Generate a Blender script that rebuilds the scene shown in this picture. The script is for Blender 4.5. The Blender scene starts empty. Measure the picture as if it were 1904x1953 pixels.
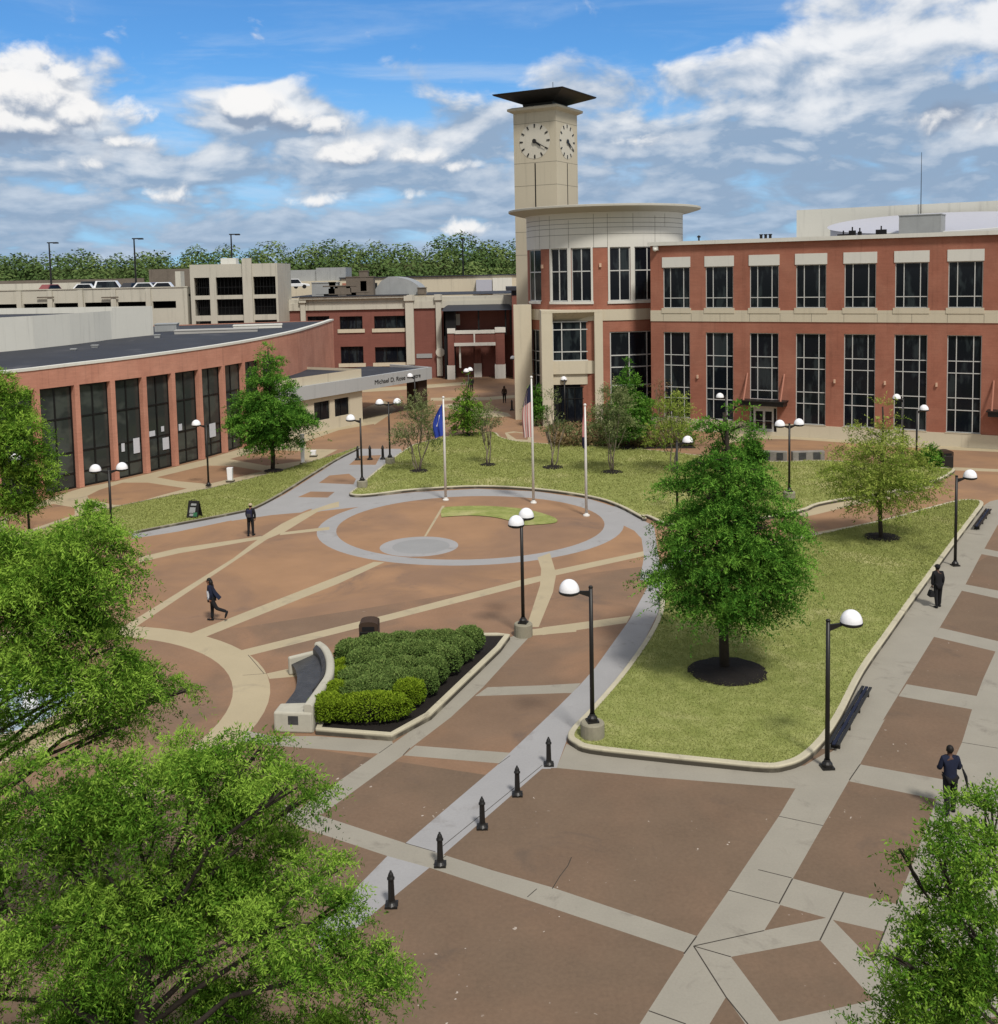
import bpy, bmesh, math, random
import numpy as np
from mathutils import Vector, Matrix
from mathutils.geometry import delaunay_2d_cdt, tessellate_polygon
random.seed(7)
rng = np.random.default_rng(11)
SC = bpy.context.scene
COL = SC.collection
PI = math.pi

# ------------------------------------------------------------------ camera model (recovered by fitting the photograph)
F_, CX, CY, PITCH, ROLL, CAMH = 2021.26, 952.0, 694.88, 0.084706, -0.019883, 14.062
_cp, _sp, _c, _s = math.cos(PITCH), math.sin(PITCH), math.cos(ROLL), math.sin(ROLL)
_R, _U, FW = Vector((1, 0, 0)), Vector((0, _sp, _cp)), Vector((0, _cp, -_sp))
RT, UP = _c * _R + _s * _U, -_s * _R + _c * _U
VIEW = {'A': (700, 1700, 1.904), 'B': (0, 1150, 1.904), 'C': (900, 1100, 1.904), 'E': (1944, 1100, 1.904), 'F': (1600, 1700, 1.4167),
        'G': (900, 2200, 1.5867), 'H': (1844, 2120, 1.7309), 'L': (0, 1400, 1.2056), 'K': (0, 650, 1.904), 'M': (800, 650, 2.38),
        'T': (1400, 220, 2.504), 'R': (1500, 600, 2.38), 'Q': (2100, 550, 2.256), 'D': (0, 0, .64674)}


def ray(v, x, y):
    a, b, s = VIEW[v]
    X, Y = (a + x / s) / 1.5462, (b + y / s) / 1.5462
    return RT * ((X - CX) / F_) - UP * ((Y - CY) / F_) + FW


def g(v, x, y, z=0.0):                     # survey point on the level z
    r = ray(v, x, y)
    t = (z - CAMH) / r.z
    return Vector((r.x * t, r.y * t, z))


def at(v, x, y, Y):                        # survey point at the distance Y
    r = ray(v, x, y)
    t = Y / r.y
    return Vector((r.x * t, Y, r.z * t + CAMH))


def gl(v, pts, z=0.0):
    return [g(v, a, b, z) for a, b in pts]


cd = bpy.data.cameras.new('camera')
cam = bpy.data.objects.new('camera', cd)
COL.objects.link(cam)
m3 = Matrix((RT, UP, -FW)).transposed()
cam.matrix_world = Matrix.Translation((0, 0, CAMH)) @ m3.to_4x4()
cd.sensor_fit = 'HORIZONTAL'
cd.sensor_width = 36
cd.lens = 36 * F_ / 1904
cd.shift_y = -(976.5 - CY) / 1904
cd.clip_start, cd.clip_end = .5, 6000
SC.camera = cam
SC.view_settings.view_transform = 'Standard'
SC.view_settings.look = 'None'
SC.view_settings.exposure = 0
SC.view_settings.gamma = 1
SC.render.engine = 'CYCLES'
SC.cycles.max_bounces = 6
SC.cycles.diffuse_bounces = 3
SC.cycles.glossy_bounces = 3
SC.cycles.transmission_bounces = 3
SC.cycles.transparent_max_bounces = 4
SC.cycles.use_denoising = True

# ------------------------------------------------------------------ node helpers


class N:
    def __init__(s, tree):
        s.t = tree
        s.n = tree.nodes
        s.l = tree.links

    def new(s, typ, **kw):
        n = s.n.new(typ)
        for k, v in kw.items():
            setattr(n, k, v)
        return n

    def put(s, sock, v):
        if isinstance(v, bpy.types.NodeSocket):
            s.l.new(v, sock)
        elif v is not None:
            if isinstance(v, (tuple, list)) and len(v) == 3 and sock.type == 'RGBA':
                v = (*v, 1)
            sock.default_value = v

    def m(s, op, a, b=None, c=None, clamp=False):
        n = s.new('ShaderNodeMath', operation=op, use_clamp=clamp)
        for i, v in enumerate((a, b, c)):
            s.put(n.inputs[i], v)
        return n.outputs[0]

    def mix(s, f, a, b, blend='MIX'):
        n = s.new('ShaderNodeMix', data_type='RGBA', blend_type=blend)
        s.put(n.inputs[0], f)
        s.put(n.inputs[6], a)
        s.put(n.inputs[7], b)
        return n.outputs[2]

    def noise(s, vec, scale=1., detail=4., rough=.55, dist=0.):
        n = s.new('ShaderNodeTexNoise')
        s.put(n.inputs['Vector'], vec)
        n.inputs['Scale'].default_value = scale
        n.inputs['Detail'].default_value = detail
        n.inputs['Roughness'].default_value = rough
        n.inputs['Distortion'].default_value = dist
        return n.outputs[0]

    def ss(s, x, lo, hi, a=0., b=1.):
        n = s.new('ShaderNodeMapRange', interpolation_type='SMOOTHSTEP')
        s.put(n.inputs[0], x)
        for i, v in enumerate((lo, hi, a, b)):
            s.put(n.inputs[i + 1], v)
        return n.outputs[0]

    def scale(s, vec, sc):
        n = s.new('ShaderNodeMapping')
        s.put(n.inputs[0], vec)
        n.inputs['Scale'].default_value = sc
        return n.outputs[0]

    def xyz(s, v):
        n = s.new('ShaderNodeSeparateXYZ')
        s.put(n.inputs[0], v)
        return n.outputs

    def comb(s, x, y, z=0.):
        n = s.new('ShaderNodeCombineXYZ')
        for i, v in enumerate((x, y, z)):
            s.put(n.inputs[i], v)
        return n.outputs[0]


def base_mat(name):
    mt = bpy.data.materials.new(name)
    mt.use_nodes = True
    n = N(mt.node_tree)
    bs = mt.node_tree.nodes['Principled BSDF']
    return mt, n, bs


def surf(name, c, var=.18, scale=.6, rough=.8, streak=0., fine=.08, fscale=14., bump=0., spec=.3, metal=0., tint=None, tscale=.12, dirt=None, speck=None):
    """General weathered surface: broad tone changes, fine grain, optional rain streaks, ground dirt and specks."""
    mt, n, bs = base_mat(name)
    pos = n.new('ShaderNodeNewGeometry').outputs['Position']
    big = n.noise(pos, scale, 5, .6)
    fin = n.noise(pos, fscale, 3, .7)
    k = n.m('ADD', n.m('MULTIPLY', n.m('SUBTRACT', big, .5), var * 2.4), n.m('MULTIPLY', n.m('SUBTRACT', fin, .5), fine * 2.4))
    if streak:
        st = n.noise(n.scale(pos, (2.2, 2.2, .12)), 1., 5, .65)
        k = n.m('SUBTRACT', k, n.m('MULTIPLY', n.ss(st, .52, .78), streak))
    if 'brick' in name:
        cs_ = n.noise(n.scale(pos, (.9, .9, 11.)), 1., 3, .6)
        k = n.m('ADD', k, n.m('MULTIPLY', n.m('SUBTRACT', cs_, .5), .36))
        up_ = n.noise(n.scale(pos, (.5, .5, .5)), 1., 3, .5)
        k = n.m('ADD', k, n.m('MULTIPLY', n.m('SUBTRACT', up_, .5), .2))
    k = n.m('ADD', k, 1.)
    col = c
    if tint:
        col = n.mix(n.ss(n.noise(pos, tscale, 4, .6, .6), .38, .66), c, tint)
    v = n.new('ShaderNodeVectorMath', operation='SCALE')
    n.put(v.inputs[0], col if isinstance(col, bpy.types.NodeSocket) else c)
    n.put(v.inputs['Scale'], k)
    out = v.outputs[0]
    if dirt:
        dn = n.noise(pos, dirt[1], 6, .68, .8)
        out = n.mix(n.ss(dn, .56, .74, 0, dirt[2]), out, dirt[0])
    if speck:
        sn = n.noise(pos, speck[1], 2, .5)
        sm = n.m('MULTIPLY', n.ss(sn, speck[2], speck[2] + .03), n.ss(n.noise(pos, .35, 3), .5, .62))
        out = n.mix(sm, out, speck[0])
    n.put(bs.inputs['Base Color'], out)
    bs.inputs['Roughness'].default_value = rough
    bs.inputs['Specular IOR Level'].default_value = spec
    bs.inputs['Metallic'].default_value = metal
    if bump:
        b = n.new('ShaderNodeBump')
        b.inputs['Strength'].default_value = bump
        b.inputs['Distance'].default_value = .03
        n.put(b.inputs['Height'], fin)
        n.put(bs.inputs['Normal'], b.outputs[0])
    return mt


def glass(name, c=(.006, .008, .012), c2=(.026, .034, .038), rough=.10, spec=.25, bs_=(.9, .9, .3), fo_=.8):
    mt, n, bs = base_mat(name)
    pos = n.new('ShaderNodeNewGeometry').outputs['Position']
    blind = n.noise(n.scale(pos, bs_), 1.1, 3, .6)
    fold = n.noise(n.scale(pos, (9, 9, .05)), 1., 2, .5)
    f = n.m('MULTIPLY', n.ss(blind, .5, .62), n.m('ADD', .5, n.m('MULTIPLY', fold, fo_)))
    n.put(bs.inputs['Base Color'], n.mix(f, c, c2))
    n.put(bs.inputs['Roughness'], rough)
    bs.inputs['Specular IOR Level'].default_value = spec
    return mt


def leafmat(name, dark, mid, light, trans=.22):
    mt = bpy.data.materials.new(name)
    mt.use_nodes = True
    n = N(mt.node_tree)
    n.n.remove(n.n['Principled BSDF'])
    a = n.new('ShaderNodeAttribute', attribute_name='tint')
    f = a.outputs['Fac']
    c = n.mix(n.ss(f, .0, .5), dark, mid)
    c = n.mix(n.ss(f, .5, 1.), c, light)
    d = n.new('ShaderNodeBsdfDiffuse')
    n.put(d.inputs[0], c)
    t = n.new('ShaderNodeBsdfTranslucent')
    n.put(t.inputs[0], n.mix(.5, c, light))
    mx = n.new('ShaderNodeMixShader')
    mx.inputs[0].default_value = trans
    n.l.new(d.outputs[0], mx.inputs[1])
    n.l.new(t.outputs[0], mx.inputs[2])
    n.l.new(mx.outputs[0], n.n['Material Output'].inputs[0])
    return mt


def grassmat(name, c1, c2, dry):
    mt, n, bs = base_mat(name)
    pos = n.new('ShaderNodeNewGeometry').outputs['Position']
    big = n.noise(pos, .22, 6, .62, .5)
    mid = n.noise(pos, 1.6, 5, .65)
    fin = n.noise(n.scale(pos, (1, .55, 1)), 22., 3, .75)
    c = n.mix(n.ss(mid, .35, .68), c1, c2)
    c = n.mix(n.ss(big, .5, .68, 0, .75), c, dry)
    mow = n.noise(n.scale(pos, (.9, .12, 1)), 1.1, 3, .5)
    k = n.m('ADD', .42, n.m('ADD', n.m('MULTIPLY', fin, .95), n.m('MULTIPLY', mow, .2)))
    v = n.new('ShaderNodeVectorMath', operation='SCALE')
    n.put(v.inputs[0], c)
    n.put(v.inputs['Scale'], k)
    n.put(bs.inputs['Base Color'], v.outputs[0])
    bs.inputs['Roughness'].default_value = .95
    bs.inputs['Specular IOR Level'].default_value = .1
    b = n.new('ShaderNodeBump')
    b.inputs['Strength'].default_value = .6
    b.inputs['Distance'].default_value = .05
    n.put(b.inputs['Height'], fin)
    n.put(bs.inputs['Normal'], b.outputs[0])
    return mt


M = {}
M['brick'] = surf('red_brick', (.31, .120, .078), .12, .5, .85, .22, .14, 9, tint=(.345, .145, .096), tscale=.35)
M['brick_left'] = surf('salmon_brick', (.52, .25, .175), .08, .5, .85, .25, .1, 9, tint=(.46, .21, .145), tscale=.3)
M['brick_far'] = surf('dark_red_brick', (.20, .078, .06), .12, .4, .85, .2, .1, 7)
M['cream'] = surf('cream_precast', (.56, .50, .38), .06, .4, .75, .22, .05, 8)
M['white'] = surf('pale_precast', (.64, .625, .57), .05, .4, .7, .14, .04, 8)
M['garage'] = surf('garage_concrete', (.50, .475, .40), .1, .3, .8, .35, .06, 6)
M['tower'] = surf('tower_precast', (.50, .45, .345), .05, .3, .75, .16, .04, 8)
M['dial'] = surf('clock_dial', (.56, .53, .45), .04, .6, .7, .08, .03, 8)
M['grey'] = surf('painted_grey_fascia', (.40, .41, .41), .06, .4, .5, .2, .04, 8)
M['white_panel'] = surf('white_roof_panel', (.66, .65, .585), .05, .3, .6, .2, .03, 6)
M['roof'] = surf('dark_roof_membrane', (.035, .038, .048), .35, .25, .8, 0, .1, 4, dirt=((.10, .10, .11), .3, .6))
M['flat_roof'] = surf('pale_roof_membrane', (.36, .35, .33), .2, .2, .9)
M['awning'] = surf('navy_metal_roof', (.018, .022, .035), .15, .5, .45)
M['void'] = surf('dark_interior', (.008, .008, .009), .3, .5, .9)
M['groove'] = surf('dark_joint', (.13, .12, .10), .2, 1, .9)
M['soffit'] = surf('soffit_grey', (.46, .44, .38), .06, .5, .8, .1)
M['black'] = surf('black_metal', (.012, .011, .010), .25, 2, .45, 0, .1, 20, spec=.4)
M['frame'] = surf('white_aluminium', (.52, .52, .50), .06, 1, .45)
M['dark_frame'] = surf('dark_aluminium', (.010, .010, .010), .1, 1, .45)
M['alu'] = surf('brushed_flagpole', (.68, .67, .64), .05, 1, .35, spec=.5)
M['globe'] = surf('white_acrylic', (.84, .84, .86), .02, 1, .25, spec=.5)
M['glass'] = glass('window_glass')
M['glass_left'] = glass('storefront_glass', (.034, .040, .038), (.085, .097, .085), .07, .35, (.35, .35, .45), 0.)
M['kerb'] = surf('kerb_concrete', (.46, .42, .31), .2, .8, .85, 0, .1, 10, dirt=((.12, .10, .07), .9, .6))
def stain_shade_low(mt, z0, z1, col, amt):
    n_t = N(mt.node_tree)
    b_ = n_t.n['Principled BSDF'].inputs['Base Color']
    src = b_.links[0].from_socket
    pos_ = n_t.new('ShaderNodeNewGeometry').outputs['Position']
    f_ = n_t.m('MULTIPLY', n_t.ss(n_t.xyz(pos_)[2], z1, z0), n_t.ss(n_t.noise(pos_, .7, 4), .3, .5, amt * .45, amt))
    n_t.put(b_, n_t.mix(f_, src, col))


stain_shade_low(M['kerb'], .10, .166, (.045, .038, .028), .95)  # low kerb face darkened: staining plus the kerb's shadow put into the colour
M['pedestal'] = surf('lamp_pedestal_concrete', (.26, .24, .18), .2, 2, .9, .3, .12, 12)
M['bench'] = surf('bench_concrete', (.43, .41, .34), .12, .8, .8, .15, .08, 10, dirt=((.2, .19, .16), 1.2, .6))
M['mulch'] = surf('dark_mulch', (.013, .010, .008), .35, 3, .95, 0, .4, 30, bump=.8)
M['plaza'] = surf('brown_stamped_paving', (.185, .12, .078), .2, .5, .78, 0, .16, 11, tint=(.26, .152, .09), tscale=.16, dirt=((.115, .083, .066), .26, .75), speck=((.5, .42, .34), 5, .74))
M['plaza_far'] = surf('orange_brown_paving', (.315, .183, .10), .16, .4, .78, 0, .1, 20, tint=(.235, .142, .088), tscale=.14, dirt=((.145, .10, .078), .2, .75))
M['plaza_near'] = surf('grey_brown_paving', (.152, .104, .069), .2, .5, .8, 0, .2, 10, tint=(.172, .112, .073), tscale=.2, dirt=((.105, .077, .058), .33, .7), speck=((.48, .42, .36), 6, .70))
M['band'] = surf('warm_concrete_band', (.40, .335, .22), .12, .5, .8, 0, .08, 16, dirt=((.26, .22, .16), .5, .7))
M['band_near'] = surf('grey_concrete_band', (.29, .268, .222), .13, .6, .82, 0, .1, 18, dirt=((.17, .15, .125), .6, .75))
M['walk'] = surf('bluish_concrete_walk', (.31, .305, .307), .12, .5, .8, 0, .1, 16, dirt=((.20, .185, .175), .5, .75))
M['pad'] = surf('slate_blue_pad', (.27, .27, .27), .1, .8, .7)
M['joint'] = surf('paving_joint', (.045, .038, .03), .3, 2, .95)
M['lawn'] = grassmat('lawn_grass', (.215, .245, .07), (.30, .32, .11), (.44, .41, .20))
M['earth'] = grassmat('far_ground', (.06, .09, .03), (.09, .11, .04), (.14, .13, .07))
M['stone'] = surf('dark_slate', (.05, .05, .052), .5, 2.5, .5, 0, .3, 12, dirt=((.14, .14, .14), 2, .5), bump=.5)
M['rock'] = surf('grey_stone', (.22, .2, .18), .35, 1.5, .9, 0, .2, 9)
M['bark'] = surf('grey_brown_bark', (.038, .030, .023), .3, 4, .95, .2, .3, 25, bump=.6)
M['bark_pale'] = surf('pale_bark', (.19, .155, .12), .3, 4, .95, .2, .3, 25)
M['water'] = surf('fountain_water', (.42, .52, .62), .3, 1.5, .1, spec=.6)
M['skin'] = surf('skin', (.21, .10, .06), .05, 4, .6)
M['skin_dark'] = surf('dark_skin', (.08, .038, .024), .05, 4, .6)
M['hair'] = surf('black_hair', (.008, .006, .005), .2, 8, .6)
M['black_cloth'] = surf('black_cloth', (.010, .010, .012), .25, 6, .9, 0, .2, 40)
M['navy_cloth'] = surf('navy_cloth', (.010, .014, .034), .3, 6, .9, 0, .3, 40)
M['white_cloth'] = surf('white_cloth', (.55, .57, .62), .08, 6, .9)
M['brown_cloth'] = surf('brown_coat', (.05, .03, .02), .2, 6, .9)
M['blue_flag'] = surf('blue_flag_cloth', (.025, .055, .33), .2, 3, .8)
M['red_flag'] = surf('red_flag_cloth', (.45, .20, .19), .15, 3, .8)
M['pink_flag'] = surf('white_flag_cloth', (.6, .53, .5), .1, 3, .8)
M['navy_flag'] = surf('navy_flag_cloth', (.015, .016, .045), .1, 3, .8)
M['car_white'] = surf('white_car_paint', (.72, .73, .74), .02, 1, .25, spec=.6)
M['car_blue'] = surf('violet_grey_car_paint', (.16, .16, .27), .03, 1, .25, spec=.6)
M['car_dark'] = surf('dark_car_paint', (.03, .03, .035), .03, 1, .25, spec=.6)
M['car_red'] = surf('dull_red_car_paint', (.23, .06, .06), .03, 1, .25, spec=.6)
M['fence'] = surf('weathered_fence', (.15, .125, .10), .3, .5, .9, .3, .2, 5)
M['rust'] = surf('salmon_tie_rod', (.36, .15, .10), .1, 2, .6)
M['bulb'] = surf('warm_wall_light', (.62, .42, .30), .05, 2, .5)
M['hvac'] = surf('grey_rooftop_unit', (.30, .31, .31), .15, .8, .6, .2)
M['sky_dish'] = surf('lavender_grey_membrane', (.42, .43, .49), .05, .2, .5, .08)
M['green_sign'] = surf('sign_green', (.03, .13, .06), .2, 3, .6)
M['lf_cypress'] = leafmat('cypress_leaves', (.010, .036, .007), (.06, .17, .022), (.19, .38, .055))
M['lf_near'] = leafmat('locust_leaves', (.012, .036, .006), (.085, .195, .020), (.28, .445, .062))
M['lf_yellow'] = leafmat('pale_yellow_leaves', (.05, .09, .014), (.18, .26, .04), (.40, .46, .11))
M['lf_myrtle'] = leafmat('myrtle_leaves', (.035, .06, .022), (.125, .165, .06), (.30, .33, .15))
M['lf_box'] = leafmat('boxwood_leaves', (.02, .042, .013), (.10, .165, .042), (.24, .32, .095), .15)
M['lf_boxl'] = leafmat('young_boxwood_leaves', (.03, .065, .006), (.14, .22, .016), (.30, .40, .035), .2)
M['lf_wood'] = leafmat('woodland_leaves', (.025, .052, .02), (.078, .13, .042), (.17, .225, .075), .15)
M['lf_bed'] = leafmat('groundcover_leaves', (.05, .05, .02), (.17, .13, .06), (.33, .22, .13), .2)

# ------------------------------------------------------------------ mesh helpers


def tag(o, label=None, cat=None, group=None, kind=None):
    if label:
        o['label'] = label
    if cat:
        o['category'] = cat
    if group:
        o['group'] = group
    if kind:
        o['kind'] = kind
    return o


def empty(name, loc=(0, 0, 0), label=None, cat=None, group=None, rz=0):
    o = bpy.data.objects.new(name, None)
    o.location = loc
    o.rotation_euler = (0, 0, rz)
    o.empty_display_size = .3
    COL.objects.link(o)
    return tag(o, label, cat, group)


def root_of(o):
    while o.parent:
        o = o.parent
    return o


class MB:
    """Collects polygons for ONE mesh object."""

    def __init__(s):
        s.v = []
        s.f = []

    def add(s, vs, fs):
        k = len(s.v)
        s.v += [Vector(p) for p in vs]
        s.f += [[i + k for i in f] for f in fs]
        return s

    def quad(s, a, b, c, d):
        return s.add((a, b, c, d), ((0, 1, 2, 3),))

    def hexa(s, p):                      # 8 corners: bottom ring, top ring
        return s.add(p, ((3, 2, 1, 0), (4, 5, 6, 7), (0, 1, 5, 4), (1, 2, 6, 5), (2, 3, 7, 6), (3, 0, 4, 7)))

    def box(s, c, d, rz=0.):
        x, y, z = d[0] / 2, d[1] / 2, d[2] / 2
        m = Matrix.Rotation(rz, 3, 'Z')
        cc = Vector(c)
        return s.hexa([cc + m @ Vector(p) for p in ((-x, -y, -z), (x, -y, -z), (x, y, -z), (-x, y, -z), (-x, -y, z), (x, -y, z), (x, y, z), (-x, y, z))])

    def prism(s, poly, z0, z1, cap=True, bottom=False):
        n = len(poly)
        pts = [(p[0], p[1], z0) for p in poly] + [(p[0], p[1], z1) for p in poly]
        fs = [(i, (i + 1) % n, n + (i + 1) % n, n + i) for i in range(n)]
        if cap:
            for t in tessellate_polygon([[Vector((p[0], p[1], 0)) for p in poly]]):
                fs.append(tuple(n + i for i in t))
                if bottom:
                    fs.append(tuple(reversed(t)))
        return s.add(pts, fs)

    def tube(s, path, rad, n=8, caps=True):
        path = [Vector(p) for p in path]
        if not hasattr(rad, '__len__'):
            rad = [rad] * len(path)
        k = len(path)
        vs, fs = [], []
        up = None
        for i, p in enumerate(path):
            d = (path[min(i + 1, k - 1)] - path[max(i - 1, 0)]).normalized()
            if up is None:
                up = Vector((1, 0, 0)) if abs(d.z) > .8 else Vector((0, 0, 1))
            a = d.cross(up).normalized()
            b = d.cross(a).normalized()
            up = -b if up.dot(-b) > 0 else b
            for j in range(n):
                t = 2 * PI * (j + .5) / n
                vs.append(p + a * math.cos(t) * rad[i] + b * math.sin(t) * rad[i])
        for i in range(k - 1):
            for j in range(n):
                fs.append((i * n + j, i * n + (j + 1) % n, (i + 1) * n + (j + 1) % n, (i + 1) * n + j))
        if caps:
            fs.append(tuple(range(n)))
            fs.append(tuple((k - 1) * n + j for j in range(n)))
        return s.add(vs, fs)

    def lathe(s, prof, c=(0, 0, 0), n=24, sx=1., sy=1., a0=0., a1=2 * PI):
        full = abs(a1 - a0 - 2 * PI) < 1e-6
        m = n if full else n + 1
        vs, fs = [], []
        for r, z in prof:
            for j in range(m):
                t = a0 + (a1 - a0) * j / n
                vs.append((c[0] + r * math.cos(t) * sx, c[1] + r * math.sin(t) * sy, c[2] + z))
        for i in range(len(prof) - 1):
            for j in range(n):
                k = (j + 1) % m
                fs.append((i * m + j, i * m + k, (i + 1) * m + k, (i + 1) * m + j))
        return s.add(vs, fs)

    def ball(s, c, r, n=12, k=8):
        rx, ry, rz_ = r if hasattr(r, '__len__') else (r, r, r)
        prof = [(max(1e-4, math.sin(PI * i / k)), -math.cos(PI * i / k) * rz_) for i in range(k + 1)]
        return s.lathe(prof, c, n, rx, ry)

    def build(s, name, mat, parent=None, smooth=False, bevel=0.):
        me = bpy.data.meshes.new(name)
        off = Vector(root_of(parent).location) if parent else Vector()
        me.from_pydata([p - off for p in s.v], [], s.f)
        if s.f:
            bm = bmesh.new()
            bm.from_mesh(me)
            bmesh.ops.remove_doubles(bm, verts=bm.verts, dist=1e-5)
            bmesh.ops.recalc_face_normals(bm, faces=bm.faces)
            bm.to_mesh(me)
            bm.free()
        me.materials.append(M[mat])
        if smooth:
            me.polygons.foreach_set('use_smooth', [True] * len(me.polygons))
        o = bpy.data.objects.new(name, me)
        COL.objects.link(o)
        o.parent = parent
        if bevel:
            b = o.modifiers.new('edge', 'BEVEL')
            b.width = bevel
            b.segments = 2
            b.limit_method = 'ANGLE'
        return o


def copy_tree(o, parent=None):
    c = o.copy()
    COL.objects.link(c)
    c.parent = parent
    for ch in o.children:
        copy_tree(ch, c)
    return c


def smooth_line(pts, k=6, closed=False):
    pts = [Vector(p) for p in pts]
    n = len(pts)
    out = []
    for i in range(n if closed else n - 1):
        p0 = pts[(i - 1) % n] if closed or i else pts[0]
        p1, p2 = pts[i], pts[(i + 1) % n]
        p3 = pts[(i + 2) % n] if closed or i + 2 < n else pts[-1]
        for j in range(k):
            t = j / k
            out.append(.5 * ((2 * p1) + (p2 - p0) * t + (2 * p0 - 5 * p1 + 4 * p2 - p3) * t * t + (3 * p1 - p0 - 3 * p2 + p3) * t ** 3))
    if not closed:
        out.append(pts[-1])
    return out


# ------------------------------------------------------------------ sky, sun
w = bpy.data.worlds.new('World')
SC.world = w
w.use_nodes = True
n = N(w.node_tree)
bg = n.n['Background']
SUN_EL, SUN_AZ = math.radians(54), math.radians(158)     # azimuth from +Y towards +X: behind the camera
sky = n.new('ShaderNodeTexSky', sky_type='NISHITA')
sky.sun_disc = False
sky.sun_elevation = SUN_EL
sky.sun_rotation = SUN_AZ
sky.altitude = 100
sky.air_density = 1.
sky.dust_density = .4
dirv = n.new('ShaderNodeTexCoord').outputs['Generated']
dx, dy, dz = n.xyz(dirv)
az = n.m('ARCTAN2', dx, dy)
hor = n.m('SQRT', n.m('ADD', n.m('MULTIPLY', dx, dx), n.m('MULTIPLY', dy, dy)))
el = n.m('DIVIDE', dz, n.m('MAXIMUM', hor, .05))


def lobe(a, e, ra, re, amp):              # soft mound of cloud in the direction (a, e)
    u = n.m('DIVIDE', n.m('SUBTRACT', az, a), ra)
    v = n.m('DIVIDE', n.m('SUBTRACT', el, e), re)
    d2 = n.m('ADD', n.m('MULTIPLY', u, u), n.m('MULTIPLY', v, v))
    return n.m('MULTIPLY', n.m('EXPONENT', n.m('MULTIPLY', d2, -1.)), amp)


def total(*a):
    r = a[0]
    for b in a[1:]:
        r = n.m('ADD', r, b)
    return r


vv = n.m('MULTIPLY', n.m('LOGARITHM', n.m('MAXIMUM', n.m('ADD', el, .10), .01), math.e), 5.4)
hh_ = n.m('MULTIPLY', az, 11.5)
na = n.noise(n.comb(hh_, vv, 3.1), 1., 9, .53, .25)
nb = n.noise(n.comb(n.m('ADD', hh_, -.10), n.m('ADD', vv, .22), 3.1), 1., 6, .53, .25)
mounds = total(lobe(-.415, .160, .066, .040, .42), lobe(-.37, .150, .040, .026, .22), lobe(-.215, .158, .050, .020, .38), lobe(-.16, .146, .045, .014, .22), lobe(-.345, .098, .09, .010, .20),
               lobe(-.10, .115, .10, .020, .24), lobe(.27, .175, .14, .030, .30), lobe(.44, .22, .12, .055, .40), lobe(.40, .13, .20, .03, .34), lobe(.16, .115, .18, .018, .20), lobe(.12, .165, .08, .02, .16), lobe(.27, .232, .05, .010, .12),
               lobe(-.40, .215, .14, .016, -.05), lobe(-.31, .165, .030, .03, -.16), lobe(-.01, .175, .05, .02, -.05))
cover = n.ss(el, .19, .09, -.13, .13)
clear = n.m('MULTIPLY', n.ss(el, .175, .225), n.ss(az, .36, .16))
dens = n.m('SUBTRACT', total(n.m('MULTIPLY', n.m('SUBTRACT', na, .5), 1.35), mounds, cover), n.m('MULTIPLY', clear, .26))
cov = n.ss(dens, -.10, .15)
relief = n.m('SUBTRACT', na, nb)
glow = total(lobe(-.415, .170, .060, .028, .40), lobe(-.215, .165, .040, .014, .35), lobe(.30, .195, .16, .02, .22), lobe(.44, .235, .09, .03, .3), lobe(-.10, .122, .05, .008, .2))
lit = n.ss(total(n.m('MULTIPLY', relief, n.ss(el, .04, .16, 1.1, 2.0)), n.m('MULTIPLY', dens, .36), glow), -.34, .50)
lowgrey = n.ss(el, .17, .07, 0., .30)
darkpatch = total(lobe(.41, .142, .060, .011, .85), lobe(.22, .124, .085, .010, .45), lobe(-.41, .121, .09, .011, .5), lobe(-.12, .104, .09, .010, .4), lobe(-.27, .172, .022, .006, .4), lobe(-.20, .133, .07, .008, .3), lobe(.32, .085, .24, .022, .40), lobe(-.03, .147, .05, .012, .35), lobe(.30, .155, .10, .008, .25), lowgrey)
lit = n.m('MAXIMUM', n.m('SUBTRACT', lit, darkpatch), 0.)
warm = n.ss(el, .03, .12)
ccol = n.mix(lit, (.29, .395, .545), n.mix(warm, (.68, .77, .89), (.93, .93, .93)))
sc_ = n.new('ShaderNodeVectorMath', operation='SCALE')
n.l.new(sky.outputs[0], sc_.inputs[0])
sc_.inputs['Scale'].default_value = .10
blue = n.mix(1., sc_.outputs[0], (.46, .90, 1.34), 'MULTIPLY')
blue = n.mix(n.ss(el, .04, .21, .75, .0), blue, (.34, .58, .86))
thin = n.ss(n.noise(n.comb(n.m('MULTIPLY', az, 5.), n.m('MULTIPLY', el, 30.), 9.), 1., 7, .6, .4), .45, .72, 0., .62)
thin = n.m('MULTIPLY', thin, n.ss(el, .25, .15, .30, 1.))
blue = n.mix(thin, blue, (.56, .68, .85))
skyc = n.mix(n.m('MULTIPLY', cov, .93), blue, ccol)


def clp(x, y, rx, ry, amp):                # a cumulus head given by its bearing and height in the survey picture
    return ((x - 952) / F_, (542.3 - .0199 * x - y) / F_, rx / F_, ry / F_, amp)


HEADS = [clp(*q) for q in ((40, 215, 85, 62, .9), (130, 205, 75, 55, .9), (195, 235, 50, 40, .7), (90, 265, 130, 34, .7), (290, 245, 48, 30, .45), (300, 285, 60, 20, .35), (500, 220, 52, 36, .85), (560, 238, 55, 26, .6), (640, 248, 42, 18, .5), (690, 300, 70, 24, .55), (800, 305, 70, 20, .5), (870, 318, 70, 12, .35),
                             (218, 326, 44, 20, .42), (350, 382, 50, 24, .36), (615, 388, 34, 14, .40), (795, 372, 48, 14, .34), (880, 435, 50, 18, .40), (1760, 250, 75, 26, .5), (1850, 255, 70, 24, .5), (1215, 275, 60, 12, .3))]


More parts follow.
